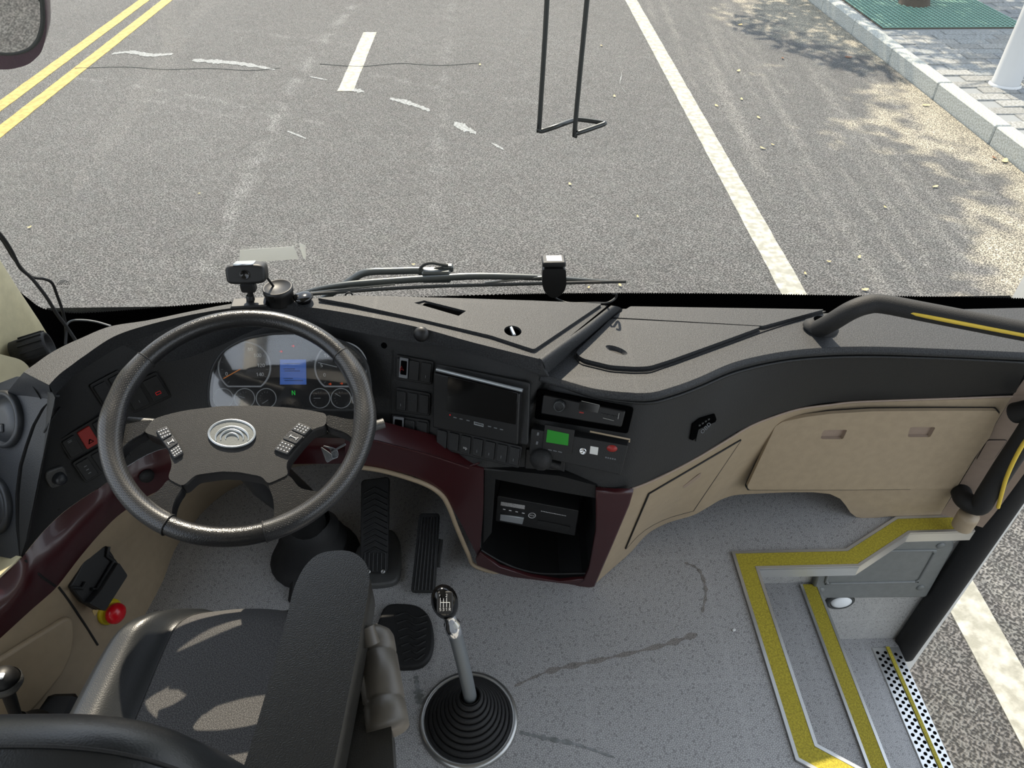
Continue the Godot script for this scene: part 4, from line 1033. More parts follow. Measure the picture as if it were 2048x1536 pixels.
func build_left_side():
	# burgundy band and beige lining on the driver's left
	var E := L3([[-60, 1215, 1.40], [0, 1157, 1.42], [45, 1114, 1.458], [80, 1071, 1.468], [120, 1031, 1.478], [160, 1001, 1.488], [212, 967, 1.498], [243, 941, 1.498], [316, 901, 1.498], [420, 883, 1.498], [560, 876, 1.498], [700, 876, 1.498]])
	var Fr := L3([[-60, 1330, 1.30], [0, 1277, 1.32], [60, 1222, 1.33], [90, 1196, 1.335], [116, 1171, 1.34], [161, 1113, 1.36], [205, 1062, 1.375], [246, 1024, 1.38], [310, 985, 1.39], [420, 950, 1.40], [560, 930, 1.41], [700, 927, 1.42]])
	var mid := []
	for i in E.size(): mid.append(E[i].lerp(Fr[i], 0.45) + Vector3(0.012, 0.012, 0.008))
	var band := mb(); loft(band, [E, mid, Fr], 4, 4, "band")
	var inn := []
	for p in Fr: inn.append(p + Vector3(-0.02, -0.004, -0.02))
	loft(band, [Fr, inn], 4, 1)
	tag(put(band, "burgundy_band", M.burgundy), "glossy burgundy trim band curving round the driver's left", "trim")
	var sh := mb(); var sp := []
	for p in [[18, 1100], [50, 1117], [90, 1150], [112, 1176]]:
		pass
	var h1 := hit("band", 50, 1120); var h2 := hit("band", 80, 1150); var h3 := hit("band", 110, 1172)
	tube(sh, smooth([h1[0], h2[0], h3[0]], 4), 0.0025, 6)
	var G := [Vector3(-0.97, 1.05, -0.40), Vector3(-0.96, 1.05, -0.55), Vector3(-0.95, 1.05, -0.68), Vector3(-0.94, 1.05, -0.76), Vector3(-0.925, 1.05, -0.84), Vector3(-0.91, 1.05, -0.95), Vector3(-0.895, 1.05, -1.06), Vector3(-0.885, 1.05, -1.15), Vector3(-0.88, 1.05, -1.28), Vector3(-0.80, 1.05, -1.45), Vector3(-0.6, 1.05, -1.55), Vector3(-0.3, 1.05, -1.55)]
	var lin := mb()
	var m2 := []
	for i in G.size(): m2.append(Fr[i].lerp(G[i], 0.5) + Vector3(-0.015, 0, -0.01))
	loft(lin, [Fr, m2, G], 4, 4, "lining")
	var ln := put(lin, "lower_lining", M.beige); struct_(ln, "beige lining of the footwell on the driver's left")
	put(sh, "panel_joint", M.rubber, ln)
	var jt := mb(); var jp := []
	for p in [[117, 1174], [140, 1205], [170, 1250], [195, 1290]]:
		var h := hit("lining", p[0], p[1]); jp.append(h[0] + h[1] * 0.0005)
	tube(jt, smooth(jp, 4), 0.0025, 6); put(jt, "panel_joint", M.rubber, ln)
	# rounded pocket panel low on the lining
	var hp := hit("lining", 70, 1330)
	var pk := mb(); panel(pk, rnd(LP([[-60, 1340], [0, 1312], [70, 1268], [128, 1232], [141, 1236], [145, 1268], [138, 1308], [120, 1346], [75, 1402], [30, 1450], [-60, 1500]], hp[0] + hp[1] * 0.004, hp[1]), 0.012), hp[1], 0.012, 0.006); put(pk, "pocket_panel", M.beige, ln)
	# dark side panel with two round vents, left of the switches
	var a := oy(109, 792, 1.745); var b := oy(45, 1113, 1.458); var c := ox(0, 880, -1.03)
	var n := plane3(a, b, c)
	var sidep := thing("side_panel", "dark blue-grey side panel with two round air vents by the driver's window", "panel", "", b)
	var sp2 := mb(); panel(sp2, rnd(LP([[-90, 850], [-60, 800], [0, 770], [48, 752], [95, 771], [122, 792], [96, 815], [76, 850], [62, 890], [50, 930], [43, 985], [44, 1050], [52, 1118], [0, 1108], [-90, 1095]], a - n * 0.012, n), 0.008), n, 0.012, 0.004); put(sp2, "plate", M.panel_blue, sidep)
	var fe := mb(); panel(fe, LP([[111, 790], [92, 818], [75, 850], [60, 893], [49, 932], [43, 985], [42, 1050], [45, 1114], [56, 1080], [72, 1000], [92, 900], [108, 820]], a - n * 0.001, n), n, 0.004, 0.001); put(fe, "edge_fillet", M.fascia, sidep)
	for v in [[14, 838, 34, 43], [-8, 1010, 34, 46]]:
		var vc := op(v[0], v[1], a, n); var rr := vc.distance_to(op(v[0] + v[2], v[1], a, n))
		var vm := mb(); lathe(vm, [[rr, 0.0], [rr, 0.008], [rr * 0.94, 0.013], [rr * 0.84, 0.013], [rr * 0.81, 0.005], [rr * 0.78, 0.005], [rr * 0.76, 0.009], [rr * 0.3, 0.010], [0.0, 0.010]], vc, n, 36)
		var vent := put(vm, "round_vent", M.vent_blue, sidep)
		var tab := mb(); bx(tab, vc + n * 0.011 - axes(n).y * rr * 0.3, Vector3(rr * 0.22, rr * 0.3, 0.006), axes(n), 0.002); put(tab, "vent_tab", M.vent_blue, vent)
	var ws := mb(); var wn := plane3(oy(46, 1113, 1.462), oy(0, 1158, 1.424), ox(0, 1104, -1.08)); panel(ws, LP([[-60, 1098], [0, 1106], [44, 1114], [0, 1156], [-60, 1212]], oy(46, 1113, 1.462), wn), wn, 0.004, 0.001); tag(put(ws, "sill_moulding", M.cream), "pale sill moulding above the burgundy band by the side panel", "moulding")
	# step between hood and side panel
	var stp := mb()
	loft(stp, [L3([[47, 745, 1.80], [70, 756, 1.80], [98, 771, 1.80]]), L3([[30, 765, 1.76], [62, 775, 1.755], [102, 788, 1.75]]), [op(10, 790, a, n), op(52, 792, a, n), op(108, 800, a, n)]], 4, 3); put(stp, "hood_end", M.panel_blue, sidep)
	# cream moulding by the window with a round plug
	var cm := mb(); var co := ox(12, 760, -1.075)
	panel(cm, rnd(LP([[-60, 700], [0, 715], [28, 722], [48, 742], [30, 765], [0, 782], [-60, 800]], co, Vector3(0.85, 0.35, 0.3).normalized()), 0.015), Vector3(0.85, 0.35, 0.3).normalized(), 0.03, 0.012)
	var cmo := put(cm, "window_moulding", M.cream); tag(cmo, "cream moulding with a round plug below the driver's side window", "moulding")
	var plug := mb(); lathe(plug, [[0.012, 0.0], [0.012, 0.006], [0.008, 0.009], [0.0, 0.009]], op(9, 775, co + Vector3(0.85, 0.35, 0.3).normalized() * 0.03, Vector3(0.85, 0.35, 0.3).normalized()), Vector3(0.85, 0.35, 0.3).normalized(), 18); put(plug, "plug", M.wall_lining, cmo)
	# black speaker-like drum on the pillar
	var dc := ox(84, 697, -1.03); var da := Vector3(0.62, 0.25, 0.75).normalized()
	var dr := thing("round_horn", "black ribbed round horn fixed to the cream windscreen pillar", "horn", "", dc)
	var d1 := mb(); lathe(d1, [[0.0, -0.055], [0.034, -0.055], [0.036, -0.02], [0.036, 0.012], [0.033, 0.018], [0.027, 0.018], [0.024, 0.010], [0.0, 0.008]], dc, -Vector3(-0.85, -0.1, 0.35).normalized(), 32); put(d1, "body", M.rubber, dr)
	var d2 := mb()
	for k in 14:
		var ax := axes(-Vector3(-0.85, -0.1, 0.35).normalized()); var an := TAU * k / 14
		bx(d2, dc + (ax.x * cos(an) + ax.y * sin(an)) * 0.0365 - ax.z * 0.01, Vector3(0.004, 0.004, 0.05), Basis(ax.z, an) * ax)
	put(d2, "ribs", M.rubber, dr)
	# black open tray fixed to the lining
	var th_ := hit("lining", 185, 1155); var tn: Vector3 = (th_[1] + Vector3(0, 0.35, 0)).normalized(); var to: Vector3 = th_[0] + tn * 0.006
	var tr := thing("phone_tray", "black open phone tray fixed to the beige lining", "tray", "", to)
	var tb := mb(); panel(tb, rnd(LP([[132, 1172], [150, 1140], [168, 1098], [206, 1090], [220, 1112], [235, 1147], [230, 1160], [187, 1220], [158, 1204]], to, tn), 0.005), tn, 0.014, 0.003); put(tb, "back_plate", M.black, tr)
	var wl := mb()
	for p in [[[131, 1173], [152, 1175], [160, 1162]], [[172, 1176], [182, 1176], [216, 1120]], [[206, 1092], [203, 1110], [216, 1120], [233, 1146]]]:
		var q := shift(LP(p, to, tn), tn * 0.02); tube(wl, q, 0.004, 6)
	put(wl, "rim", M.fascia, tr)
	var fb := mb(); panel(fb, rnd(shift(LP([[182, 1176], [216, 1122], [234, 1148], [188, 1219], [158, 1204]], to, tn), tn * 0.014), 0.005), tn, 0.022, 0.004); put(fb, "front_wall", M.black, tr)
	# emergency stop button
	var eh := hit("lining", 215, 1222); var en: Vector3 = (eh[1] + Vector3(0.2, 0.1, 0.25)).normalized()
	var es := thing("emergency_stop", "red mushroom emergency stop button with yellow collar", "button", "", eh[0])
	var y1 := mb(); lathe(y1, [[0.030, -0.01], [0.030, 0.010], [0.026, 0.014], [0.012, 0.014]], eh[0], en, 28); put(y1, "collar", M.yellow, es)
	var r1 := mb(); lathe(r1, [[0.014, 0.012], [0.015, 0.018], [0.022, 0.020], [0.0245, 0.026], [0.023, 0.034], [0.016, 0.041], [0.007, 0.044], [0.0, 0.0445]], eh[0], en, 28); put(r1, "push_cap", M.red, es)
	var sh2 := hit("lining", 192, 1212); var stq := mb(); panel(stq, LP([[184, 1222], [206, 1196], [211, 1204], [189, 1232]], sh2[0] + sh2[1] * 0.001, sh2[1]), sh2[1], 0.0008, 0.0002, 1); tag(put(stq, "warning_sticker", M.dry_leaf), "small pale warning sticker beside the emergency stop button", "sticker")
	# grey lever beside the seat
	var lv := thing("park_lever", "grey and black brake lever knob beside the driver's seat", "lever", "", oy(12, 1370, 1.30))
	var lc := oy(8, 1362, 1.36)
	var k1 := mb(); lathe(k1, [[0.0, 0.028], [0.012, 0.027], [0.022, 0.018], [0.027, 0.004], [0.027, -0.012], [0.024, -0.020], [0.012, -0.03], [0.010, -0.12]], lc, Vector3(0.15, 1, -0.15).normalized(), 28); put(k1, "knob", M.black, lv)
	var k2 := mb(); lathe(k2, [[0.0285, 0.006], [0.031, 0.0], [0.031, -0.008], [0.0285, -0.012]], lc, Vector3(0.15, 1, -0.15).normalized(), 28); put(k2, "collar", M.fascia_grey, lv)
	var k3 := mb(); bx(k3, lc + Vector3(0, 0.026, 0.004), Vector3(0.028, 0.006, 0.012), Basis.IDENTITY, 0.002); put(k3, "knob_cap", M.lens_white, lv)
	var k4 := mb(); lathe(k4, [[0.05, 0.0], [0.048, 0.03], [0.03, 0.05], [0.02, 0.08]], lc + Vector3(-0.02, -0.20, 0.02), Vector3.UP, 24); bx(k4, lc + Vector3(-0.03, -0.26, 0.02), Vector3(0.12, 0.12, 0.2), Basis.IDENTITY, 0.01); put(k4, "base", M.black, lv)

# ---------------------------------------------------------------- steering wheel
func build_wheel():
	var WB := Basis(Vector3.UP, 0.3756) * Basis(Vector3.RIGHT, -1.1916)
	var n := WB.z; var c := WHEEL_C
	var w := thing("steering_wheel", "black leather steering wheel with four spokes and a round silver emblem", "steering wheel", "", c)
	var ang = func(x, y):
		var p := WB.inverse() * (op(x, y, c, n) - c); return atan2(p.y, p.x)
	var circ = func(a0, a1, k):
		var r := []
		for i in k + 1:
			var a := lerpf(a0, a1, float(i) / k); r.append(c + WB * Vector3(cos(a), sin(a), 0) * 0.2225)
		return r
	var rim := mb(); var full: Array = circ.call(0.0, TAU, 120); full.pop_back(); tube(rim, full, 0.0172, 20, true); put(rim, "rim", M.rim_leather, w)
	# perforated grips
	var im := Image.create(32, 32, false, Image.FORMAT_RGB8); im.fill(Color(1, 1, 1))
	for y in 32:
		for x in 32:
			for q in [Vector2(8, 8), Vector2(24, 24)]:
				if Vector2(x, y).distance_to(q) < 4.2: im.set_pixel(x, y, Color(0.12, 0.12, 0.12))
	var gm := mat("grip", Color(0.17, 0.17, 0.172), 0.30); gm.albedo_texture = ImageTexture.create_from_image(im)
	gm.heightmap_enabled = true; gm.heightmap_texture = gm.albedo_texture; gm.heightmap_scale = 0.06
	var ends := [[ang.call(282, 714), ang.call(338, 1048)], [ang.call(700, 700), ang.call(527, 1050)]]
	for e in ends:
		var a0: float = e[0]; var a1: float = e[1]
		if a1 < a0 and e == ends[0]: a1 += TAU
		if a1 > a0 and e == ends[1]: a1 -= TAU
		var st := mb(); var K := 70; var S := 24; var len := absf(a1 - a0) * 0.2225
		var P = func(i, k):
			var a := lerpf(a0, a1, float(i) / K); var b: float = TAU * k / S
			var f := float(i) / K
			var r := 0.0186 + 0.0022 * exp(-pow((f - 0.13) / 0.07, 2)) + 0.0030 * exp(-pow((f - 0.36) / 0.10, 2))
			var d := WB * Vector3(cos(a), sin(a), 0)
			return c + d * 0.2225 + d * cos(b) * r + n * sin(b) * r
		for i in K:
			for k in S:
				for q in [[0, 0], [1, 0], [1, 1], [0, 0], [1, 1], [0, 1]]:
					st.set_uv(Vector2((i + q[0]) * len / K / 0.0062, (k + q[1]) * 20.0 / S)); st.add_vertex(P.call(i + q[0], k + q[1]))
		put(st, "grip", gm, w)
		for a in [a0, a1]:
			var s2 := mb(); var ring := []
			for k in 24:
				var d := WB * Vector3(cos(a), sin(a), 0); ring.append(c + d * 0.2225 + d * cos(TAU * k / 24) * 0.0186 + n * sin(TAU * k / 24) * 0.0186)
			tube(s2, ring, 0.0012, 6, true); put(s2, "seam", M.rubber, w)
	var ho := c - n * 0.012
	var H = func(a): return LP(a, ho, n)
	var hub := mb()
	var hp: Array = H.call([[309, 843], [340, 833], [376, 825], [444, 817], [513, 816], [581, 820], [620, 825], [654, 832], [653, 855], [627, 862], [602, 890], [580, 918], [573, 936], [579, 953], [537, 972], [526, 957], [478, 948], [444, 947], [393, 954], [368, 977], [338, 961], [347, 935], [340, 905], [322, 880], [290, 869]])
	panel(hub, rnd(shift(hp, -n * 0.03), 0.008, 3), n, 0.04, 0.012, 5); put(hub, "hub", M.hub_leather, w)
	for s in [[[312, 842], [262, 850], [222, 862], [216, 900], [232, 930], [243, 903], [262, 884], [293, 868]], [[652, 832], [700, 843], [742, 838], [744, 880], [728, 912], [716, 890], [695, 870], [652, 855]], [[370, 974], [338, 960], [325, 980], [300, 998], [268, 1005], [292, 1036], [330, 1058], [350, 1052], [345, 1025], [352, 1000]], [[578, 951], [536, 970], [548, 1000], [550, 1030], [545, 1052], [580, 1045], [625, 1018], [655, 988], [625, 985], [600, 980]]]:
		var sp := mb(); panel(sp, rnd(shift(H.call(s), -n * 0.024), 0.01, 3), n, 0.032, 0.011, 5); put(sp, "spoke", M.rim_leather, w)
	# key blocks on the hub
	for b in [[[[314, 867], [338, 857], [350, 876], [328, 889]], [[328, 889], [350, 876], [362, 893], [341, 907]], [[341, 907], [362, 893], [371, 913], [352, 925]]], [[[598, 850], [627, 862], [611, 879], [582, 866]], [[582, 866], [611, 879], [595, 896], [565, 884]], [[565, 884], [595, 896], [577, 917], [548, 906]]]]:
		var back := mb(); panel(back, rnd(shift(H.call([b[0][0], b[0][1], b[1][1], b[2][1], b[2][2], b[2][3], b[1][3], b[0][3]]), n * 0.003), 0.004), n, 0.010, 0.003); var blk := put(back, "key_block", M.fascia, w)
		for i in 3:
			var q: Array = shift(H.call(b[i]), n * 0.0125); var mid: Vector3 = (q[0] + q[1] + q[2] + q[3]) / 4.0; var sq := []
			for p in q: sq.append(mid + (p - mid) * 0.90)
			var kb := mb(); panel(kb, rnd(sq, 0.003), n, 0.0025, 0.001); var key := put(kb, "key", M.panel_blue, blk)
			var dots := mb(); var ax: Vector3 = (q[1] - q[0]); var ay: Vector3 = (q[3] - q[0])
			if i != 1:
				for r in 3:
					for k in 4: lathe(dots, [[0.0, 0.0008], [0.0011, 0.0006], [0.0014, 0.0]], q[0] + ax * (0.2 + 0.2 * k) + ay * (0.25 + 0.25 * r) + n * 0.0026, n, 8)
			else:
				var m: Vector3 = mid + n * 0.003; tube(dots, [m - ax * 0.2, m + ax * 0.15, m + ax * 0.25 + ay * 0.15, m + ax * 0.25 - ay * 0.15, m + ax * 0.15], 0.0008, 5); tube(dots, [m - ax * 0.2 - ay * 0.12, m - ax * 0.2 + ay * 0.12], 0.0008, 5)
			put(dots, "key_marks", M.print, blk)
	# silver emblem: an oval rim with three arches
	var eo := ho + n * 0.0105; var em := mb(); var ov := []
	for k in 40: ov.append(op(464 + cos(TAU * k / 40) * 46, 868 + sin(TAU * k / 40) * 27, eo, n))
	panel(em, ov, n, 0.002, 0.001); var eb := put(em, "emblem", M.plastic_cover, w)
	var er := mb(); tube(er, shift(ov, n * 0.002), 0.0022, 8, true); put(er, "emblem_rim", M.silver, eb)
	for s in [[33, 19, 0.0030], [23, 14, 0.0026], [13, 8, 0.0022]]:
		var ar := mb(); var p := []
		for k in 25:
			var a := deg_to_rad(165 + 210.0 * k / 24); p.append(op(464 + cos(a) * s[0], 876 + sin(a) * s[1] * 1.15, eo + n * 0.0025, n))
		tube(ar, p, func(t): return s[2] * (0.25 + 0.75 * sin(PI * clampf(t, 0.02, 0.98))), 8); put(ar, "emblem_arch", M.silver, eb)
	# column, shroud and stalks
	var col := thing("steering_column", "black steering column with stalks below the wheel", "steering column", "", Vector3(-0.52, 1.05, -1.3))
	var sh := mb(); var foot := Vector3(-0.5, 1.05, -1.22)
	tube(sh, [c - n * 0.045 + Vector3(0, 0, 0.01), c - n * 0.12 + Vector3(0, 0, 0.01), c - n * 0.22 + Vector3(0, 0, 0.0), c - n * 0.34 + Vector3(0, 0, -0.02), foot + Vector3(0, 0.2, 0.0), foot], func(t): return 0.036 if t < 0.15 else 0.048, 18); put(sh, "shroud", M.black, col)
	var rs := mb(); tube(rs, [c - n * 0.07, op(700, 868, c - n * 0.05, n), op(765, 846, c - n * 0.05, n)], 0.007, 10); put(rs, "stalk", M.black, col)
	var rt := mb(); tube(rt, [op(743, 854, c - n * 0.05, n), op(768, 846, c - n * 0.05, n)], 0.010, 12); put(rt, "stalk_tip", M.fascia_grey, col)
	var ls := mb(); tube(ls, [c - n * 0.07, op(300, 845, c - n * 0.03, n), op(256, 842, c - n * 0.03, n)], 0.008, 10); put(ls, "stalk", M.fascia_grey, col)
	var bt := mb(); lathe(bt, [[0.12, 0.0], [0.11, 0.02], [0.085, 0.04], [0.09, 0.06], [0.07, 0.08], [0.075, 0.10], [0.055, 0.13]], foot, Vector3(0, 1, -0.1), 24); put(bt, "floor_boot", M.rubber, col)
	# white cable bundle under the right spoke
	var cbn := mb(); var bc := op(652, 905, c - n * 0.09, n)
	for k in 6:
		var sw := 0.004 + 0.0025 * k
		tube(cbn, smooth([bc + Vector3(-0.006, 0.016, 0.002), bc + Vector3(-0.006 + sw, 0.004, 0.008), bc + Vector3(-0.002 + sw * 0.9, -0.016 + 0.002 * k, 0.01), bc + Vector3(0.004 + sw, -0.012, 0.0), bc + Vector3(0.006 + sw * 0.8, 0.004, -0.004), bc + Vector3(-0.002, 0.016, -0.002)], 4), 0.0013, 6)
	tube(cbn, [bc + Vector3(0.012, 0.002, 0), bc + Vector3(0.04, 0.018, -0.004)], 0.002, 6)
	tag(put(cbn, "cable_bundle", M.print_dim), "bundle of pale cable tied to the steering column", "cable")

# ---------------------------------------------------------------- driver's seat
func seat_top(u: float, v: float) -> Vector3:
	var a := absf(u)
	var w := 0.272 * (1.0 - 0.16 * v * v - 0.34 * pow(v, 12))
	var y := 1.445 + 0.032 * smoothstep(0.46, 0.72, a) - 0.09 * pow(maxf(0.0, (a - 0.80) / 0.20), 2.0) - 0.085 * pow(maxf(0.0, (v - 0.80) / 0.20), 2.2) - 0.012 * sin(PI * v)
	return Vector3(-0.512 + w * u, y, lerpf(-0.36, -0.825, v) - 0.035 * (1 - u * u) * v)
func build_seat():
	var s := thing("driver_seat", "black driver's seat with leather bolsters and grey fabric centre", "seat", "", Vector3(-0.5, 1.05, -0.5))
	var piece = func(u0, u1, nu, called, m):
		var st := mb(); var nv := 40
		for j in nv:
			for i in nu:
				var a := lerpf(u0, u1, float(i) / nu); var b := lerpf(u0, u1, float(i + 1) / nu); var c := float(j) / nv; var d := float(j + 1) / nv
				quad(st, seat_top(a, c), seat_top(b, c), seat_top(b, d), seat_top(a, d))
		put(st, called, m, s)
	piece.call(-0.47, 0.47, 20, "cushion_centre", M.seat_fabric)
	piece.call(-1.0, -0.47, 20, "bolster", M.leather); piece.call(0.47, 1.0, 20, "bolster", M.leather)
	var sk := mb(); var ring := []
	for j in 21: ring.append(seat_top(-1.0, j / 20.0))
	for i in range(1, 20): ring.append(seat_top(-1.0 + 2.0 * i / 20, 1.0))
	for j in range(20, -1, -1): ring.append(seat_top(1.0, j / 20.0))
	var low := []
	for p in ring: low.append(Vector3(-0.5 + (p.x + 0.5) * 0.9, 1.26, -0.5 + (p.z + 0.5) * 0.88))
	for i in ring.size() - 1: quad(sk, ring[i], ring[i + 1], low[i + 1], low[i])
	put(sk, "cushion_side", M.leather, s)
	for sg in [-1.0, 1.0]:
		var sm := mb(); var p := []
		for j in 31: p.append(seat_top(sg * 0.47, j / 30.0) + Vector3(0, -0.0005, 0))
		tube(sm, p, 0.0022, 6); put(sm, "seam", M.rubber, s)
		var th := mb()
		for j in 110:
			var v := 0.02 + 0.9 * j / 110.0
			tube(th, [seat_top(sg * 0.945, v) + Vector3(0, 0.001, 0), seat_top(sg * 0.945, v + 0.005) + Vector3(0, 0.001, 0)], 0.0009, 4)
		put(th, "stitching", M.stitch, s).set_meta("kind", "stuff")
	var base := mb(); bx(base, Vector3(-0.5, 1.18, -0.56), Vector3(0.36, 0.22, 0.36), Basis.IDENTITY, 0.02); bx(base, Vector3(-0.5, 1.07, -0.55), Vector3(0.42, 0.04, 0.46), Basis.IDENTITY, 0.01); put(base, "pedestal", M.black, s)
	# backrest
	var rows := []
	for i in 25:
		var u := lerpf(-1, 1, i / 24.0); var a := absf(u); var x := -0.52 + 0.262 * u
		var yt := 2.045 - 0.13 * pow(a, 5.0); var f := sqrt(maxf(0.0, 1.0 - pow(a, 8.0)))
		var r := []
		for p in [[-0.425, 1.47], [-0.40, 1.62], [-0.375, 1.80], [-0.345, yt - 0.07], [-0.325, yt - 0.02], [-0.29, yt], [-0.25, yt - 0.015], [-0.225, yt - 0.07], [-0.255, 1.80], [-0.29, 1.60], [-0.32, 1.45]]:
			var zc := lerpf(-0.37, -0.275, (p[1] - 1.47) / 0.58)
			r.append(Vector3(x, p[1], zc + (p[0] - zc) * f))
		rows.append(r)
	var bk := mb(); loft(bk, rows, 4, 1, "back"); put(bk, "backrest", M.leather, s)
	var pip := mb(); var pp := []; var p2 := []
	for i in range(1, 24): pp.append(rows[i][7] + Vector3(0, 0.01, 0.004)); p2.append(rows[i][5] + Vector3(0, 0.001, 0))
	tube(pip, smooth(pp, 2), 0.004, 8); put(pip, "piping", M.armrest_hard, s)
	var p3 := mb()
	tube(p3, smooth(p2, 2), 0.0018, 6); put(p3, "seam", M.rubber, s)
	# right armrest with its hinge
	var arm := mb(); var y := 1.72
	panel(arm, rnd(LH([[440, 1800], [525, 1536], [562, 1400], [590, 1290], [604, 1225], [625, 1180], [655, 1154], [712, 1150], [742, 1172], [752, 1205], [742, 1270], [720, 1390], [692, 1536], [640, 1800]], y), 0.02), Vector3.UP, 0.065, 0.030, 8); put(arm, "armrest", M.armrest, s)
	var hg := mb(); var h0 := oy(748, 1275, 1.70); var h1 := oy(775, 1450, 1.70)
	lathe(hg, [[0.0, -0.014], [0.016, -0.012], [0.026, -0.002], [0.029, 0.006], [0.029, 0.028], [0.0265, 0.030], [0.0265, 0.034], [0.029, 0.036], [0.029, 0.10], [0.027, 0.102], [0.027, 0.106], [0.029, 0.108], [0.029, 0.14], [0.0, 0.14]], h0, h1 - h0, 28); put(hg, "hinge", M.armrest_hard, s)
	var kb := mb(); tube(kb, [oy(732, 1255, 1.755), oy(744, 1290, 1.74)], func(t): return 0.012, 12); put(kb, "release_button", M.armrest_hard, s)
	var br := mb(); panel(br, rnd(LH([[745, 1345], [762, 1372], [790, 1480], [800, 1640], [640, 1700], [700, 1480]], 1.655), 0.01), Vector3.UP, 0.05, 0.012); put(br, "bracket", M.armrest, s)

# ---------------------------------------------------------------- gear lever, pedals, floor things
func build_gear_and_pedals():
	var c := oy(937, 1438, 1.05)
	var g := thing("gear_lever", "gear lever with glossy black knob and ribbed rubber boot", "gear lever", "", c)
	var apex := oy(940, 1392, 1.15); var neck := oy(909, 1262, 1.335); var kc := oy(890, 1205, 1.415)
	var ring := mb(); lathe(ring, [[0.095, 0.0], [0.096, 0.007], [0.102, 0.010], [0.109, 0.007], [0.111, 0.0]], c, Vector3.UP, 56); put(ring, "floor_ring", M.steel, g)
	var boot := mb(); var rows := []
	var N := 9; var prof := []
	for k in N * 4 + 1:
		var t := float(k) / (N * 4); var ph := fmod(t * N, 1.0)
		prof.append([lerpf(0.097, 0.019, pow(t, 0.92)) + 0.0045 * (absf(ph - 0.5) * 2 - 0.5), lerpf(0.004, 0.105, t) + 0.004 * sin(ph * TAU)])
	for p in prof:
		var t: float = (p[1]) / 0.105; var o := c.lerp(Vector3(apex.x, c.y, apex.z), clampf(t, 0, 1)); var r := []
		for k in 41: r.append(o + Vector3(cos(TAU * k / 40) * p[0], p[1], sin(TAU * k / 40) * p[0]))
		rows.append(r)
	loft(boot, rows, 1, 1); put(boot, "boot", M.rubber, g)
	var sh := mb(); tube(sh, smooth([apex - Vector3(0, 0.05, 0), apex, apex.lerp(neck, 0.5) + Vector3(0.002, 0, 0.002), neck], 6), 0.0145, 16); put(sh, "shaft", M.shaft_grey, g)
	var up := (kc - neck).normalized()
	var nk := mb(); lathe(nk, [[0.016, -0.006], [0.017, 0.0], [0.017, 0.022], [0.013, 0.03], [0.013, 0.05]], neck, up, 24); put(nk, "neck", M.chrome, g)
	var kn := mb(); var kp := []
	for k in 17:
		var a := PI * k / 16.0; kp.append([sin(a) * lerpf(0.0245, 0.0285, 0.5 - 0.5 * cos(a)) , -cos(a) * 0.042])
	lathe(kn, kp, kc, (up + Vector3(0, 0.2, 0.0)).normalized(), 32); put(kn, "knob", M.gloss_black, g)
	var vn := (EYE - kc).normalized() + Vector3(0, 0.15, 0.1); vn = vn.normalized(); var fb := axes(vn); var fo := kc + vn * 0.0325
	var pl := mb(); var q := []
	for e in [[-1, -1], [1, -1], [1, 1], [-1, 1]]: q.append(fo + fb.x * e[0] * 0.0155 + fb.y * e[1] * 0.021 - vn * 0.006)
	panel(pl, rnd(q, 0.006), vn, 0.008, 0.002); var plate := put(pl, "shift_plate", M.black, g)
	var to := fo + vn * 0.0024
	var D = func(x, y): return to + fb.x * x + fb.y * y
	var ln := mb()
	for x in [-0.0085, -0.0025, 0.0035]: tube(ln, [D.call(x, 0.009), D.call(x, -0.009)], 0.0006, 5)
	tube(ln, [D.call(-0.0085, 0.0), D.call(0.0095, 0.0), D.call(0.0095, -0.009)], 0.0006, 5); put(ln, "gate_lines", M.print, plate)
	for t in [["6", -0.0085, 0.013], ["4", -0.0025, 0.013], ["2", 0.0035, 0.013], ["5", -0.0085, -0.013], ["3", -0.0025, -0.013], ["1", 0.0035, -0.013], ["R", 0.0095, -0.013]]:
		words(t[0], D.call(t[1], t[2]), fb, 0.0055, M.print, plate, "gear_mark")
	# brake treadle
	var tn := Vector3(0, 0.84, 0.54).normalized(); var po := oy(750, 1150, 1.085)
	var br := thing("brake_pedal", "long black brake treadle with chevron ribs", "pedal", "", oy(750, 1150, 1.05))
	var b0 := mb(); panel(b0, rnd(LP([[724, 962], [780, 955], [777, 1145], [722, 1147]], po - tn * 0.015, tn), 0.01), tn, 0.015, 0.003); put(b0, "tread", M.rubber, br)
	var ch := mb()
	for k in 11:
		var yy := 975 + k * 12.0; tube(ch, LP([[728, yy + 12], [750, yy], [774, yy + 12]], po + tn * 0.001, tn), 0.0028, 5)
	for k in 6: tube(ch, LP([[730 + k * 8.2, 1106], [729 + k * 8.4, 1143]], po + tn * 0.001, tn), 0.0028, 5)
	put(ch, "ribs", M.fascia, br)
	for x in [737, 766]:
		var r := mb(); lathe(r, [[0.006, 0.0], [0.005, 0.003], [0.0025, 0.003], [0.002, 0.001], [0.0, 0.001]], op(x, 1143, po + tn * 0.002, tn), tn, 14); put(r, "rivet", M.steel, br)
	var fp := mb(); panel(fp, rnd(LH([[712, 1100], [780, 1060], [802, 1085], [804, 1130], [799, 1172], [740, 1180], [706, 1168]], 1.052), 0.03), Vector3.UP, 0.018, 0.006); put(fp, "floor_plate", M.fascia_grey, br)
	# accelerator
	var ac := thing("accelerator_pedal", "long black ribbed accelerator pedal", "pedal", "", oy(848, 1185, 1.05))
	var ao := oy(848, 1186, 1.07); var an := Vector3(0.05, 0.86, 0.5).normalized()
	var a0 := mb(); panel(a0, rnd(LP([[839, 1028], [880, 1028], [871, 1186], [822, 1186]], ao - an * 0.012, an), 0.01), an, 0.012, 0.003); put(a0, "tread", M.rubber, ac)
	var ar := mb()
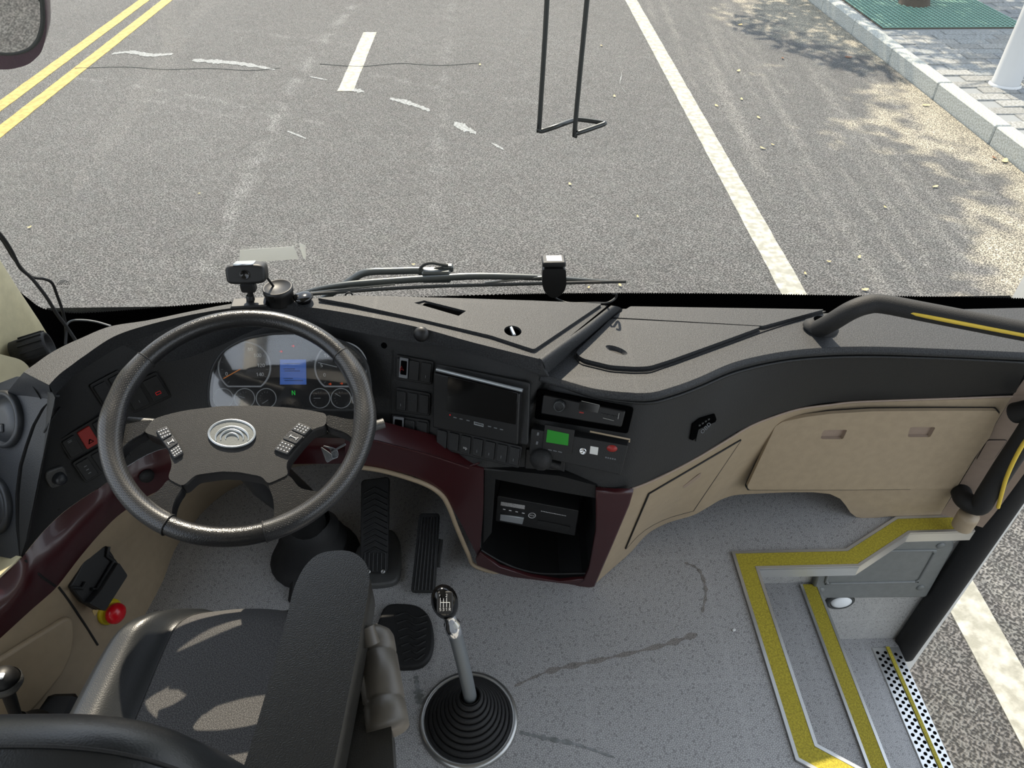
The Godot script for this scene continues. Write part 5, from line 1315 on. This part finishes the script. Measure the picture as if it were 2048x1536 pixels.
	for k in 6: tube(ar, LP([[844 + k * 6.2, 1034], [829 + k * 7.4, 1180]], ao + an * 0.001, an), 0.0026, 5)
	put(ar, "ribs", M.fascia, ac)
	var at := mb(); panel(at, LP([[878, 1078], [886, 1080], [884, 1105], [880, 1135], [873, 1135]], ao - an * 0.02, an), an, 0.01, 0.002); put(at, "side_tab", M.fascia, ac)
	# clutch pedal block and foot rest in the dark
	var cl := mb(); bx(cl, oy(625, 1150, 1.06), Vector3(0.10, 0.06, 0.16), Basis(Vector3.RIGHT, 0.35), 0.01); tag(put(cl, "clutch_pedal", M.rubber), "black clutch pedal in the shade left of the brake treadle", "pedal")
	# floor mat piece
	var mt := thing("rubber_cover", "black rubber cover with wavy relief on the floor by the armrest", "floor cover", "", oy(822, 1280, 1.05))
	var m0 := mb(); panel(m0, rnd(LH([[770, 1212], [835, 1214], [862, 1238], [870, 1280], [864, 1318], [842, 1341], [780, 1342], [740, 1300]], 1.05), 0.03), Vector3.UP, 0.016, 0.006); put(m0, "pad", M.rubber, mt)
	var m1 := mb()
	for k in 7: tube(m1, smooth(LH([[790 + k * 3, 1232 + k * 15], [812 + k * 2, 1226 + k * 15], [832, 1236 + k * 14], [855 - k, 1230 + k * 13]], 1.066), 4), 0.003, 5)
	put(m1, "relief", M.rubber, mt)
	# scraps of pale paint and dirt on the floor
	for f in [[[832, 1352, 0.006], [836, 1380, 0.012], [842, 1408, 0.004]], [[1040, 1464, 0.004], [1080, 1474, 0.006], [1150, 1488, 0.003], [1230, 1515, 0.002]]]:
		var st := mb(); var p := []
		for e in f: p.append(oy(e[0], e[1], 1.0512))
		var fpn := smooth(p, 8); st.set_smooth_group(-1)
		for i in fpn.size() - 1:
			var w: float = f[mini(i / 8, f.size() - 1)][2] * (0.7 + 0.5 * sin(i * 2.3)); var w2: float = f[mini((i + 1) / 8, f.size() - 1)][2] * (0.7 + 0.5 * sin((i + 1) * 2.3))
			var d: Vector3 = (fpn[i + 1] - fpn[i]).normalized().cross(Vector3.UP); quad(st, fpn[i] - d * w, fpn[i + 1] - d * w2, fpn[i + 1] + d * w2, fpn[i] + d * w)
		put(st, "sealant_smear", M.scuff, get_node("floor")).set_meta("kind", "stuff")
	for f in [[[1030, 1372, 0.004], [1100, 1342, 0.009], [1200, 1320, 0.007], [1320, 1292, 0.010], [1395, 1268, 0.005]], [[1405, 1225, 0.004], [1412, 1180, 0.006], [1398, 1140, 0.005], [1370, 1125, 0.003]]]:
		var st := mb(); var p := []
		for e in f: p.append(oy(e[0], e[1], 1.0508))
		var fq := smooth(p, 8); st.set_smooth_group(-1)
		for i in fq.size() - 1:
			var w: float = f[mini(i / 8, f.size() - 1)][2] * (0.6 + 0.4 * sin(i * 1.7)); var w2: float = f[mini((i + 1) / 8, f.size() - 1)][2] * (0.6 + 0.4 * sin((i + 1) * 1.7))
			var d: Vector3 = (fq[i + 1] - fq[i]).normalized().cross(Vector3.UP); quad(st, fq[i] - d * w, fq[i + 1] - d * w2, fq[i + 1] + d * w2, fq[i] + d * w)
		put(st, "scuff_mark", M.stain, get_node("floor")).set_meta("kind", "stuff")
	var pb := mb(); bx(pb, oy(1468, 1260, 1.053), Vector3(0.008, 0.004, 0.006), Basis(Vector3.UP, 0.5), 0.001); tag(put(pb, "paper_scrap", M.paper), "tiny white paper scrap on the grey floor by the step", "scrap")

# ---------------------------------------------------------------- grab handles
func build_handles():
	var h := thing("grab_rail", "black grab rail with yellow strip rising from the dashboard counter", "grab rail", "", oy(1648, 656, 1.70))
	var p := [oy(1632, 661, 1.70), oy(1662, 645, 1.745), oy(1700, 622, 1.785), oy(1732, 610, 1.80), oy(1765, 608, 1.805), oy(1850, 624, 1.805), oy(2048, 662, 1.805), oy(2200, 690, 1.805)]
	var st := mb(); tube(st, smooth(p, 6), 0.0205, 20); put(st, "rail", M.rubber, h)
	var ft := mb(); lathe(ft, [[0.033, -0.002], [0.033, 0.004], [0.026, 0.012], [0.021, 0.02]], oy(1642, 657, 1.70), Vector3(0.2, 1, 0), 24, 1.3); put(ft, "foot", M.rubber, h)
	var ys := mb(); var q := []
	for e in [[1792, 627], [1850, 638], [1950, 659], [2048, 680], [2200, 712]]: q.append(oy(e[0], e[1], 1.800))
	var r := []
	var pf := smooth([p[4] + Vector3(0.03, 0, 0), p[5], p[6], p[7]], 8)
	for i in pf.size():
		var t: Vector3 = (pf[mini(i + 1, pf.size() - 1)] - pf[maxi(i - 1, 0)]).normalized(); var s := t.cross(Vector3(0, 0.25, 1).cross(t)).normalized()
		r.append(pf[i] + (Vector3(0, 0.1, 1) - t * t.z).normalized() * 0.0185)
	tube(ys, r, 0.0045, 8); put(ys, "yellow_insert", M.yellow_strip, h)
	# upright handle at the door
	var d := thing("door_handle", "black upright door handle with a loose yellow strip at the entrance", "handle", "", Vector3(1.26, 1.18, -1.25))
	var base := oz(1958, 1012, -1.245)
	var top := Vector3(base.x + 0.005, 1.475, base.z + 0.0)
	var hb := mb(); tube(hb, smooth([oz(1922, 984, -1.31), oz(1930, 1000, -1.275), base, base + Vector3(0.002, 0.05, 0), base.lerp(top, 0.5), top, top + Vector3(-0.004, 0.035, -0.012), oz(2030, 826, -1.29)], 6), 0.0255, 20); put(hb, "grip", M.rubber, d)
	var so := mb(); lathe(so, [[0.026, -0.05], [0.027, -0.01], [0.026, 0.0], [0.0, 0.0]], base + Vector3(-0.012, -0.035, 0.0), Vector3(0, 1, 0), 24); put(so, "socket", M.beige, d)
	var yy := mb(); var c := [oz(2062, 868, -1.21), oz(2045, 890, -1.21), oz(2026, 925, -1.21), oz(2012, 958, -1.21), oz(2004, 985, -1.215), oz(1996, 1015, -1.22)]
	tube(yy, smooth(c, 6), 0.0048, 8); put(yy, "loose_strip", M.yellow_strip, d)

# ---------------------------------------------------------------- on and beyond the glass
func build_windscreen_things():
	var G = func(a, d):
		var r := []
		for p in a: r.append(og(p[0], p[1], d))
		return r
	var w := thing("windscreen_wiper", "black wiper arm and blade parked along the foot of the windscreen", "wiper", "", og(870, 560, -0.06))
	var b := mb(); tube(b, smooth(G.call([[497, 599], [640, 587], [840, 574], [1050, 568], [1252, 563]], -0.02), 5), 0.0045, 8); put(b, "rubber_blade", M.rubber, w)
	var b2 := mb(); tube(b2, smooth(G.call([[590, 590], [640, 577], [700, 568], [790, 561], [870, 556], [960, 552], [1080, 555], [1160, 560], [1225, 563]], -0.035), 5), func(t): return 0.004 + 0.006 * sin(PI * t), 8); put(b2, "blade_carrier", M.dark_steel, w)
	var b3 := mb(); tube(b3, smooth(G.call([[520, 600], [640, 583], [720, 575], [790, 568]], -0.028), 4), 0.003, 6); tube(b3, smooth(G.call([[970, 566], [1060, 556], [1100, 553]], -0.03), 4), 0.003, 6); put(b3, "carrier_links", M.steel, w)
	var a := mb(); tube(a, smooth(G.call([[640, 602], [668, 583], [700, 562], [732, 545], [790, 542], [842, 541], [872, 545]], -0.06), 6), func(t): return 0.010, 10); put(a, "arm", M.dark_steel, w)
	var m := mb(); bx(m, og(873, 550, -0.05), Vector3(0.075, 0.035, 0.03), Basis.IDENTITY, 0.004); bx(m, og(896, 536, -0.06), Vector3(0.028, 0.02, 0.02), Basis.IDENTITY, 0.004); put(m, "mount", M.dark_steel, w)
	var ho := mb(); tube(ho, smooth(G.call([[850, 558], [838, 545], [846, 531], [862, 526], [882, 529], [896, 531]], -0.055), 5), 0.0042, 8); tube(ho, smooth(G.call([[862, 551], [870, 538], [888, 535]], -0.055), 5), 0.004, 8); put(ho, "washer_hose", M.rubber, w)
	var hk := mb(); tube(hk, smooth(G.call([[690, 597], [692, 588], [699, 585], [705, 590], [705, 600]], 0.03), 4), 0.0022, 6); tag(put(hk, "wire_loop", M.black), "small black wire loop behind the dashboard lid", "wire")
	# dash camera on the glass
	var cc := og(1107, 541, 0.035); var d := thing("dash_camera", "black box camera with white label on the windscreen above the dash lid", "camera", "", cc)
	var cb := axes(Vector3(0, 0.12, 1.0).normalized()); var body := mb(); panel(body, rnd(LP([[1084, 528], [1130, 528], [1131, 560], [1126, 574], [1113, 585], [1100, 585], [1088, 574], [1083, 560]], cc - cb.z * 0.01, cb.z), 0.008), cb.z, 0.03, 0.008, 4); put(body, "body", M.black, d)
	var tp := mb(); panel(tp, rnd([cc + cb * Vector3(-0.029, 0.018, -0.03), cc + cb * Vector3(0.029, 0.018, -0.03), cc + cb * Vector3(0.029, 0.018, 0.018), cc + cb * Vector3(-0.029, 0.018, 0.018)], 0.006), cb.y, 0.012, 0.004); put(tp, "top", M.black, d)
	var lb := mb(); panel(lb, [cc + cb * Vector3(-0.018, 0.0303, -0.022), cc + cb * Vector3(0.020, 0.0303, -0.022), cc + cb * Vector3(0.020, 0.0303, 0.010), cc + cb * Vector3(-0.018, 0.0303, 0.010)], cb.y, 0.0006, 0.0002, 1); put(lb, "white_label", M.paper, d)
	var cab := mb(); tube(cab, smooth([og(1106, 584, 0.05), og(1107, 592, 0.05), og(1118, 600, 0.05), og(1140, 606, 0.06), og(1190, 606, 0.09), oy(1214, 606, 1.745), oy(1231, 596, 1.75), oy(1232, 588, 1.77), oy(1225, 587, 1.77)], 5), 0.0028, 8); put(cab, "cable", M.fascia, d)
	# bent rod bracket hanging before the glass
	var z := -1.47; var rod := mb()
	tube(rod, smooth([oz(1102, -250, z), oz(1094, 0, z), oz(1079, 245, z), oz(1078, 256, z), oz(1083, 262, z), oz(1112, 253, z + 0.0), oz(1146, 241, z - 0.03), oz(1160, 239, z - 0.035), oz(1204, 245, z - 0.03), oz(1209, 247, z - 0.025), oz(1200, 251, z - 0.02), oz(1162, 264, z), oz(1153, 265, z), oz(1150, 255, z), oz(1174, 0, z), oz(1198, -250, z)], 4), 0.0048, 12)
	tag(put(rod, "rod_bracket", M.dark_steel), "bent steel rod bracket hanging in front of the windscreen", "bracket")
	# unseen blind above the view, added to keep sun off armrest and floor
	var bl := thing("added_sun_blind", "unseen dark blind added to block the sun over the entrance side of the windscreen", "blind", "", Vector3(0.6, 3.2, -1.5))
	var s1 := mb(); bx(s1, Vector3(0.45, 2.86, -1.52), Vector3(1.84, 0.72, 0.006)); put(s1, "fabric", M.deep_black, bl)
	var s2 := mb(); tube(s2, [Vector3(-0.47, 2.50, -1.52), Vector3(1.37, 2.50, -1.52)], 0.010, 10); put(s2, "bottom_bar", M.aluminium, bl)
	var s3 := mb(); tube(s3, [Vector3(-0.47, 3.22, -1.52), Vector3(1.37, 3.22, -1.52)], 0.03, 14); put(s3, "roller", M.aluminium, bl)
	# pale films on the glass that paint in a reflection
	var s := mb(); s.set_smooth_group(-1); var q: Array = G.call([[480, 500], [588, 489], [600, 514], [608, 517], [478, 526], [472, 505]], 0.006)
	panel(s, [q[0], q[1], q[2], q[4]], Vector3.BACK, 0.0006, 0.0002, 1); tag(put(s, "painted_reflection", M.film), "pale rectangular reflection painted on the windscreen above the webcam", "sticker")
	var s4 := mb(); var q2: Array = G.call([[598, 486], [611, 490], [612, 520], [606, 515]], 0.006); panel(s4, q2, Vector3.BACK, 0.0006, 0.0002, 1); put(s4, "reflection_edge", M.film, get_node("painted_reflection"))
	var et := mb()
	for k in 3:
		var p := []
		for i in 13:
			var an := deg_to_rad(180 + 180.0 * i / 12); p.append(og(127 + cos(an) * (12 - 3.5 * k), 570 + sin(an) * (9 - 2.6 * k), 0.004))
		tube(et, p, 0.0008, 5)
	for k in 5: tube(et, G.call([[117 + k * 4.5, 574], [120 + k * 4.5, 574]], 0.004), 0.0008, 4)
	put(et, "etched_mark", M.fascia_grey, get_node("window_1"))
	# outside mirror
	var mz := -2.02; var mr := thing("outside_mirror", "oval outside mirror in a plum housing beyond the windscreen", "mirror", "", oz(40, 40, mz))
	var mn := Vector3(0.12, -0.26, 0.95).normalized(); var mo := oz(40, 40, mz)
	var out := rnd(LP([[-120, -260], [70, -260], [92, -60], [101, 0], [102, 42], [92, 82], [66, 106], [25, 116], [-20, 112], [-120, 90]], mo - mn * 0.05, mn), 0.02)
	var hs := mb(); panel(hs, out, mn, 0.055, 0.02, 4); put(hs, "housing", M.plum, mr)
	var gl := mb(); panel(gl, rnd(LP([[-120, -250], [55, -250], [74, -50], [81, 0], [83, 45], [74, 78], [55, 97], [25, 105], [-20, 102], [-120, 82]], mo + mn * 0.003, mn), 0.02), mn, 0.004, 0.001); put(gl, "glass_plate", M.mirror, mr)
	var gk := mb(); tube(gk, smooth(rnd(LP([[-120, -250], [58, -250], [77, -50], [85, 0], [87, 45], [77, 81], [57, 100], [25, 108], [-20, 105], [-120, 85]], mo + mn * 0.004, mn), 0.02), 2, true), 0.005, 8, true); put(gk, "gasket", M.rubber, mr)
	var ma := mb(); tube(ma, [mo + Vector3(0, 0.3, -0.03), mo + Vector3(-0.05, 0.9, 0.1), Vector3(-1.2, 3.1, -1.65)], 0.02, 12); put(ma, "arm", M.plum, mr)
	# loose cables by the pillar
	var k1 := mb(); tube(k1, smooth([oz(-30, 440, -1.30), oz(0, 468, -1.30), oz(22, 500, -1.31), oz(40, 535, -1.32), oz(62, 555, -1.33), oz(90, 590, -1.335), oz(112, 625, -1.34), oz(134, 655, -1.34), oz(152, 682, -1.33)], 5), 0.0036, 8)
	tag(put(k1, "black_cable", M.rubber), "black cable hanging past the cream pillar onto the dashboard", "cable")
	var k2 := mb(); tube(k2, smooth([oz(-30, 450, -1.32), oz(3, 478, -1.32), oz(30, 520, -1.33), oz(60, 552, -1.34), (oz(88, 558, -1.36)), oz(104, 566, -1.38), oz(114, 590, -1.39), oz(126, 625, -1.39), oz(132, 660, -1.38), oz(131, 690, -1.35)], 5), 0.0032, 8)
	tag(put(k2, "black_cable", M.rubber), "black cable looping out over the lower corner of the windscreen", "cable")
	var k3 := mb(); tube(k3, smooth([oz(130, 655, -1.40), oz(140, 643, -1.41), oz(160, 640, -1.41), oz(190, 643, -1.40), oz(222, 652, -1.38)], 5), 0.0022, 8)
	tag(put(k3, "thin_cable", M.print_dim), "thin grey cable arching behind the dashboard hood", "cable")

# ---------------------------------------------------------------- things on the dashboard
func build_dash_things():
	# webcam
	var foot := oy(497, 606, 1.803); var dz := foot.z
	var wc := thing("webcam", "black webcam on a short stand on top of the dashboard hood", "camera", "", foot)
	var fb := axes(Vector3(0.10, 0.35, 0.93).normalized()); var cc := oz(494, 546, dz)
	var bd := mb(); var pts := []
	for k in 28:
		var a := TAU * k / 28; pts.append(cc + fb.x * signf(cos(a)) * pow(absf(cos(a)), 0.45) * 0.0395 + fb.y * signf(sin(a)) * pow(absf(sin(a)), 0.45) * 0.0205 - fb.z * 0.018)
	panel(bd, pts, fb.z, 0.036, 0.006, 4); put(bd, "body", M.black, wc)
	var tp := mb(); panel(tp, [cc + fb * Vector3(-0.022, 0.0195, -0.017), cc + fb * Vector3(0.018, 0.0195, -0.017), cc + fb * Vector3(0.018, 0.0195, 0.016), cc + fb * Vector3(-0.022, 0.0195, 0.016)], fb.y, 0.003, 0.001); put(tp, "top_plate", M.silver, wc)
	var ls := mb(); lathe(ls, [[0.010, 0.0], [0.010, 0.002], [0.008, 0.002], [0.007, 0.0005], [0.0, 0.001]], cc + fb.z * 0.018 - fb.x * 0.001, fb.z, 24); put(ls, "lens", M.gloss_black, wc)
	var sd := mb(); bx(sd, oz(497, 573, dz), Vector3(0.030, 0.022, 0.02), Basis.IDENTITY, 0.003); tube(sd, [oz(500, 578, dz), oz(502, 600, dz)], 0.0062, 12); lathe(sd, [[0.009, 0.0], [0.0085, 0.012], [0.0065, 0.014]], oz(502, 601, dz), Vector3.UP, 16); put(sd, "stand", M.black, wc)
	var pd := mb(); bx(pd, oy(500, 608, 1.806), Vector3(0.075, 0.012, 0.034), Basis(Vector3.UP, 0.08), 0.003); put(pd, "foot_pad", M.black, wc)
	var cb := mb(); tube(cb, smooth([cc + fb * Vector3(0.034, -0.008, -0.01), oz(545, 570, dz - 0.02), oz(556, 585, dz - 0.02)], 5), 0.0025, 8); put(cb, "cable", M.black, wc)
	# round cup and low knob
	var c1 := oy(561, 600, 1.80); var cup := thing("round_cup", "black round plastic cup with a notched rim on the dashboard hood", "cup", "", c1)
	var cu := mb(); lathe(cu, [[0.029, 0.0], [0.030, 0.004], [0.0295, 0.022], [0.0315, 0.026], [0.0315, 0.037], [0.028, 0.038], [0.0265, 0.036], [0.0, 0.035]], c1 + Vector3(0, -0.004, 0), Vector3.UP, 36); put(cu, "body", M.black, cup)
	var cn := mb(); bx(cn, c1 + Vector3(-0.008, 0.022, 0.031), Vector3(0.012, 0.014, 0.004), Basis.IDENTITY, 0.001); put(cn, "notch", M.gloss_black, cup)
	var c2 := oy(608, 602, 1.80); var kb := mb(); lathe(kb, [[0.016, -0.004], [0.013, 0.004], [0.020, 0.008], [0.021, 0.012], [0.016, 0.016], [0.006, 0.018], [0.0, 0.018]], c2, Vector3.UP, 28); tag(put(kb, "dash_sensor", M.gloss_black), "low glossy black round sensor beside the cup on the hood", "sensor")
	# monitor
	var h := hit("fascia", 958, 812); var n: Vector3 = h[1]; var o: Vector3 = h[0] + n * 0.006
	var tilt := (n + Vector3(0, -0.10, 0.06)).normalized(); var mo := o + n * 0.022
	var mon := thing("dash_monitor", "black monitor with a silver top edge set in the dashboard", "monitor", "", mo)
	var fr := mb(); panel(fr, rnd(LP([[868, 724], [1062, 764], [1058, 890], [868, 850]], o - n * 0.004, n), 0.008), n, 0.008, 0.003); put(fr, "surround", M.fascia, mon)
	var bdm := mb(); panel(bdm, rnd(LP([[874, 740], [1045, 782], [1041, 884], [872, 849]], mo - tilt * 0.02, tilt), 0.005), tilt, 0.02, 0.003); put(bdm, "body", M.black, mon)
	var scm := mb(); panel(scm, LP([[896, 752], [1036, 786], [1031, 849], [894, 822]], mo + tilt * 0.0005, tilt), tilt, 0.001, 0.0003, 1); put(scm, "screen", M.gloss_black, mon)
	var edge := mb(); tube(edge, LP([[873, 739], [1045, 781]], mo - tilt * 0.003, tilt), 0.0042, 10); put(edge, "silver_edge", M.silver, mon)
	var tb := axes(tilt, op(1040, 880, mo, tilt) - op(880, 845, mo, tilt))
	var bt := mb()
	for x in [[910, 835], [922, 838], [936, 841], [979, 853], [991, 856], [1003, 859]]: bx(bt, op(x[0], x[1], mo + tilt * 0.001, tilt), Vector3(0.007, 0.0022, 0.001), tb)
	put(bt, "button_marks", M.print_dim, mon)
	var bg := mb(); panel(bg, LP([[948, 843], [967, 848], [967, 854], [948, 849]], mo + tilt * 0.0003, tilt), tilt, 0.0008, 0.0002, 1); put(bg, "badge", M.silver, mon)
	var bl := mb()
	for k in 7: bx(bl, op(950.5 + k * 2.4, 846.4 + k * 0.62, mo + tilt * 0.0014, tilt), Vector3(0.0014, 0.0032, 0.0006), tb)
	put(bl, "badge_print", M.deep_black, mon)
	var rl := mb(); lathe(rl, [[0.0015, 0.0], [0.001, 0.001], [0.0, 0.001]], op(900, 830, mo + tilt * 0.0005, tilt), tilt, 10); put(rl, "power_lamp", M.lamp_red, mon)
	# radio
	var rh := hit("fascia", 1170, 820); var rn: Vector3 = rh[1]; var ro: Vector3 = rh[0] + rn * 0.004
	var rad := thing("car_radio", "black car radio with a round knob in the upper dashboard slot", "radio", "", ro)
	var rb := mb(); panel(rb, rnd(LP([[1076, 776], [1268, 815], [1256, 866], [1070, 836]], ro - rn * 0.004, rn), 0.006), rn, 0.006, 0.002); put(rb, "frame", M.deep_black, rad)
	var rf := mb(); panel(rf, rnd(LP([[1088, 787], [1252, 820], [1244, 852], [1083, 825]], ro + rn * 0.001, rn), 0.005), rn, 0.010, 0.003); put(rf, "faceplate", M.black, rad)
	var kp := op(1120, 810, ro + rn * 0.011, rn); var kn := mb(); lathe(kn, [[0.013, 0.0], [0.0125, 0.010], [0.009, 0.012], [0.0, 0.012]], kp, rn, 28); put(kn, "volume_knob", M.fascia, rad)
	var kr := mb(); lathe(kr, [[0.0115, 0.0115], [0.0105, 0.0135], [0.0095, 0.0115]], kp, rn, 28); put(kr, "knob_ring", M.dark_steel, rad)
	var ds := mb(); panel(ds, LP([[1160, 803], [1200, 811], [1196, 826], [1157, 819]], ro + rn * 0.0112, rn), rn, 0.001, 0.0003, 1); put(ds, "display_screen", M.gloss_black, rad)
	var rd := mb(); panel(rd, LP([[1159, 823], [1168, 824.6], [1167, 827], [1158, 825.5]], ro + rn * 0.0112, rn), rn, 0.001, 0.0003, 1); put(rd, "red_key", M.hazard_red, rad)
	var tr := mb(); tube(tr, LP([[1163, 802], [1199, 810]], ro + rn * 0.012, rn), 0.001, 5); tube(tr, LP([[1206, 836], [1228, 841]], ro + rn * 0.012, rn), 0.001, 5); tube(tr, LP([[1238, 826], [1236, 838]], ro + rn * 0.012, rn), 0.001, 5); put(tr, "trim_lines", M.steel, rad)
	var ks := mb()
	for k in 5: bx(ks, op(1204 + k * 7, 828 + k * 1.4, ro + rn * 0.0115, rn), Vector3(0.006, 0.004, 0.002), axes(rn, op(1250, 820, ro, rn) - op(1090, 787, ro, rn)), 0.0005)
	put(ks, "preset_keys", M.fascia, rad)
	# driving recorder with green display
	var dh := hit("fascia", 1160, 885); var dn: Vector3 = dh[1]; var dor: Vector3 = dh[0] + dn * 0.030
	var rec := thing("driving_recorder", "dark grey driving recorder with lit green display and key lock", "recorder", "", dor)
	var x_ax := axes(dn, op(1250, 900, dor, dn) - op(1066, 850, dor, dn))
	var r1 := mb(); panel(r1, rnd(LP([[1067, 847], [1258, 880], [1243, 938], [1062, 898]], dor - dn * 0.030, dn), 0.003), dn, 0.030, 0.002); put(r1, "body", M.fascia, rec)
	var r2 := mb(); panel(r2, rnd(LP([[1090, 848], [1150, 859], [1143, 908], [1085, 897]], dor - dn * 0.001, dn), 0.003), dn, 0.004, 0.001); put(r2, "display_housing", M.black, rec)
	var r3 := mb(); panel(r3, LP([[1095, 859], [1138, 868], [1136, 891], [1092, 884]], dor + dn * 0.003, dn), dn, 0.001, 0.0003, 1); put(r3, "display_screen", M.lcd_green, rec)
	var r4 := mb(); tube(r4, LP([[1180, 863], [1260, 879], [1258, 884]], dor - dn * 0.001, dn), 0.002, 6); put(r4, "flap_edge", M.beige, rec)
	var lk := op(1166, 901, dor, dn); var r5 := mb(); lathe(r5, [[0.0075, 0.0], [0.0075, 0.004], [0.006, 0.005], [0.004, 0.003], [0.0, 0.003]], lk, dn, 20); put(r5, "key_lock", M.chrome, rec)
	var r6 := mb(); panel(r6, LP([[1181, 892], [1197, 895], [1195, 910], [1179, 907]], dor, dn), dn, 0.0006, 0.0002, 1); put(r6, "blank_sticker", M.paper, rec)
	var r7 := mb(); lathe(r7, [[0.008, 0.0], [0.007, 0.002], [0.0, 0.003]], op(1224, 897, dor, dn), dn, 20, 1.4); put(r7, "red_button", M.hazard_red, rec)
	var r8 := mb()
	for k in 5: bx(r8, op(1212 + k * 4.5, 915 + k * 0.9, dor + dn * 0.0004, dn), Vector3(0.003, 0.003, 0.0006), x_ax)
	for k in 3: bx(r8, op(1100 + k * 10, 900 + k * 2, dor + dn * 0.0034, dn), Vector3(0.008, 0.002, 0.0006), x_ax)
	bx(r8, op(1076, 868, dor + dn * 0.0004, dn), Vector3(0.004, 0.007, 0.0006), x_ax); bx(r8, op(1074, 886, dor + dn * 0.0004, dn), Vector3(0.004, 0.007, 0.0006), x_ax)
	put(r8, "print", M.print_dim, rec)
	# microphone ball in its socket below
	var mh := hit("fascia", 1095, 925); var mn: Vector3 = mh[1]
	var mic := thing("microphone", "black round microphone resting in a dashboard socket", "microphone", "", mh[0])
	var m1 := mb(); panel(m1, rnd(LP([[1052, 896], [1132, 914], [1128, 953], [1050, 936]], mh[0] + mn * 0.001, mn), 0.003), mn, 0.005, 0.002); put(m1, "socket", M.black, mic)
	var m2 := mb(); lathe(m2, [[0.0, -0.022], [0.014, -0.018], [0.022, -0.006], [0.024, 0.004], [0.021, 0.015], [0.012, 0.023], [0.0, 0.025]], op(1080, 918, mh[0] + mn * 0.028, mn), (x_ax.x + Vector3(0, 0.2, 0.3)).normalized(), 28); put(m2, "head", M.rubber, mic)
	var m3 := mb(); tube(m3, LP([[1095, 925], [1120, 932]], mh[0] + mn * 0.014, mn), 0.010, 12); put(m3, "holder", M.fascia, mic)
	# knob on the burgundy band
	var bh := hit("band", 292, 950); var b1 := mb(); lathe(b1, [[0.016, 0.0], [0.016, 0.006], [0.013, 0.012], [0.0, 0.013]], bh[0], bh[1], 24); tag(put(b1, "dimmer_knob", M.rubber), "black dimmer knob on the burgundy band behind the wheel", "knob")
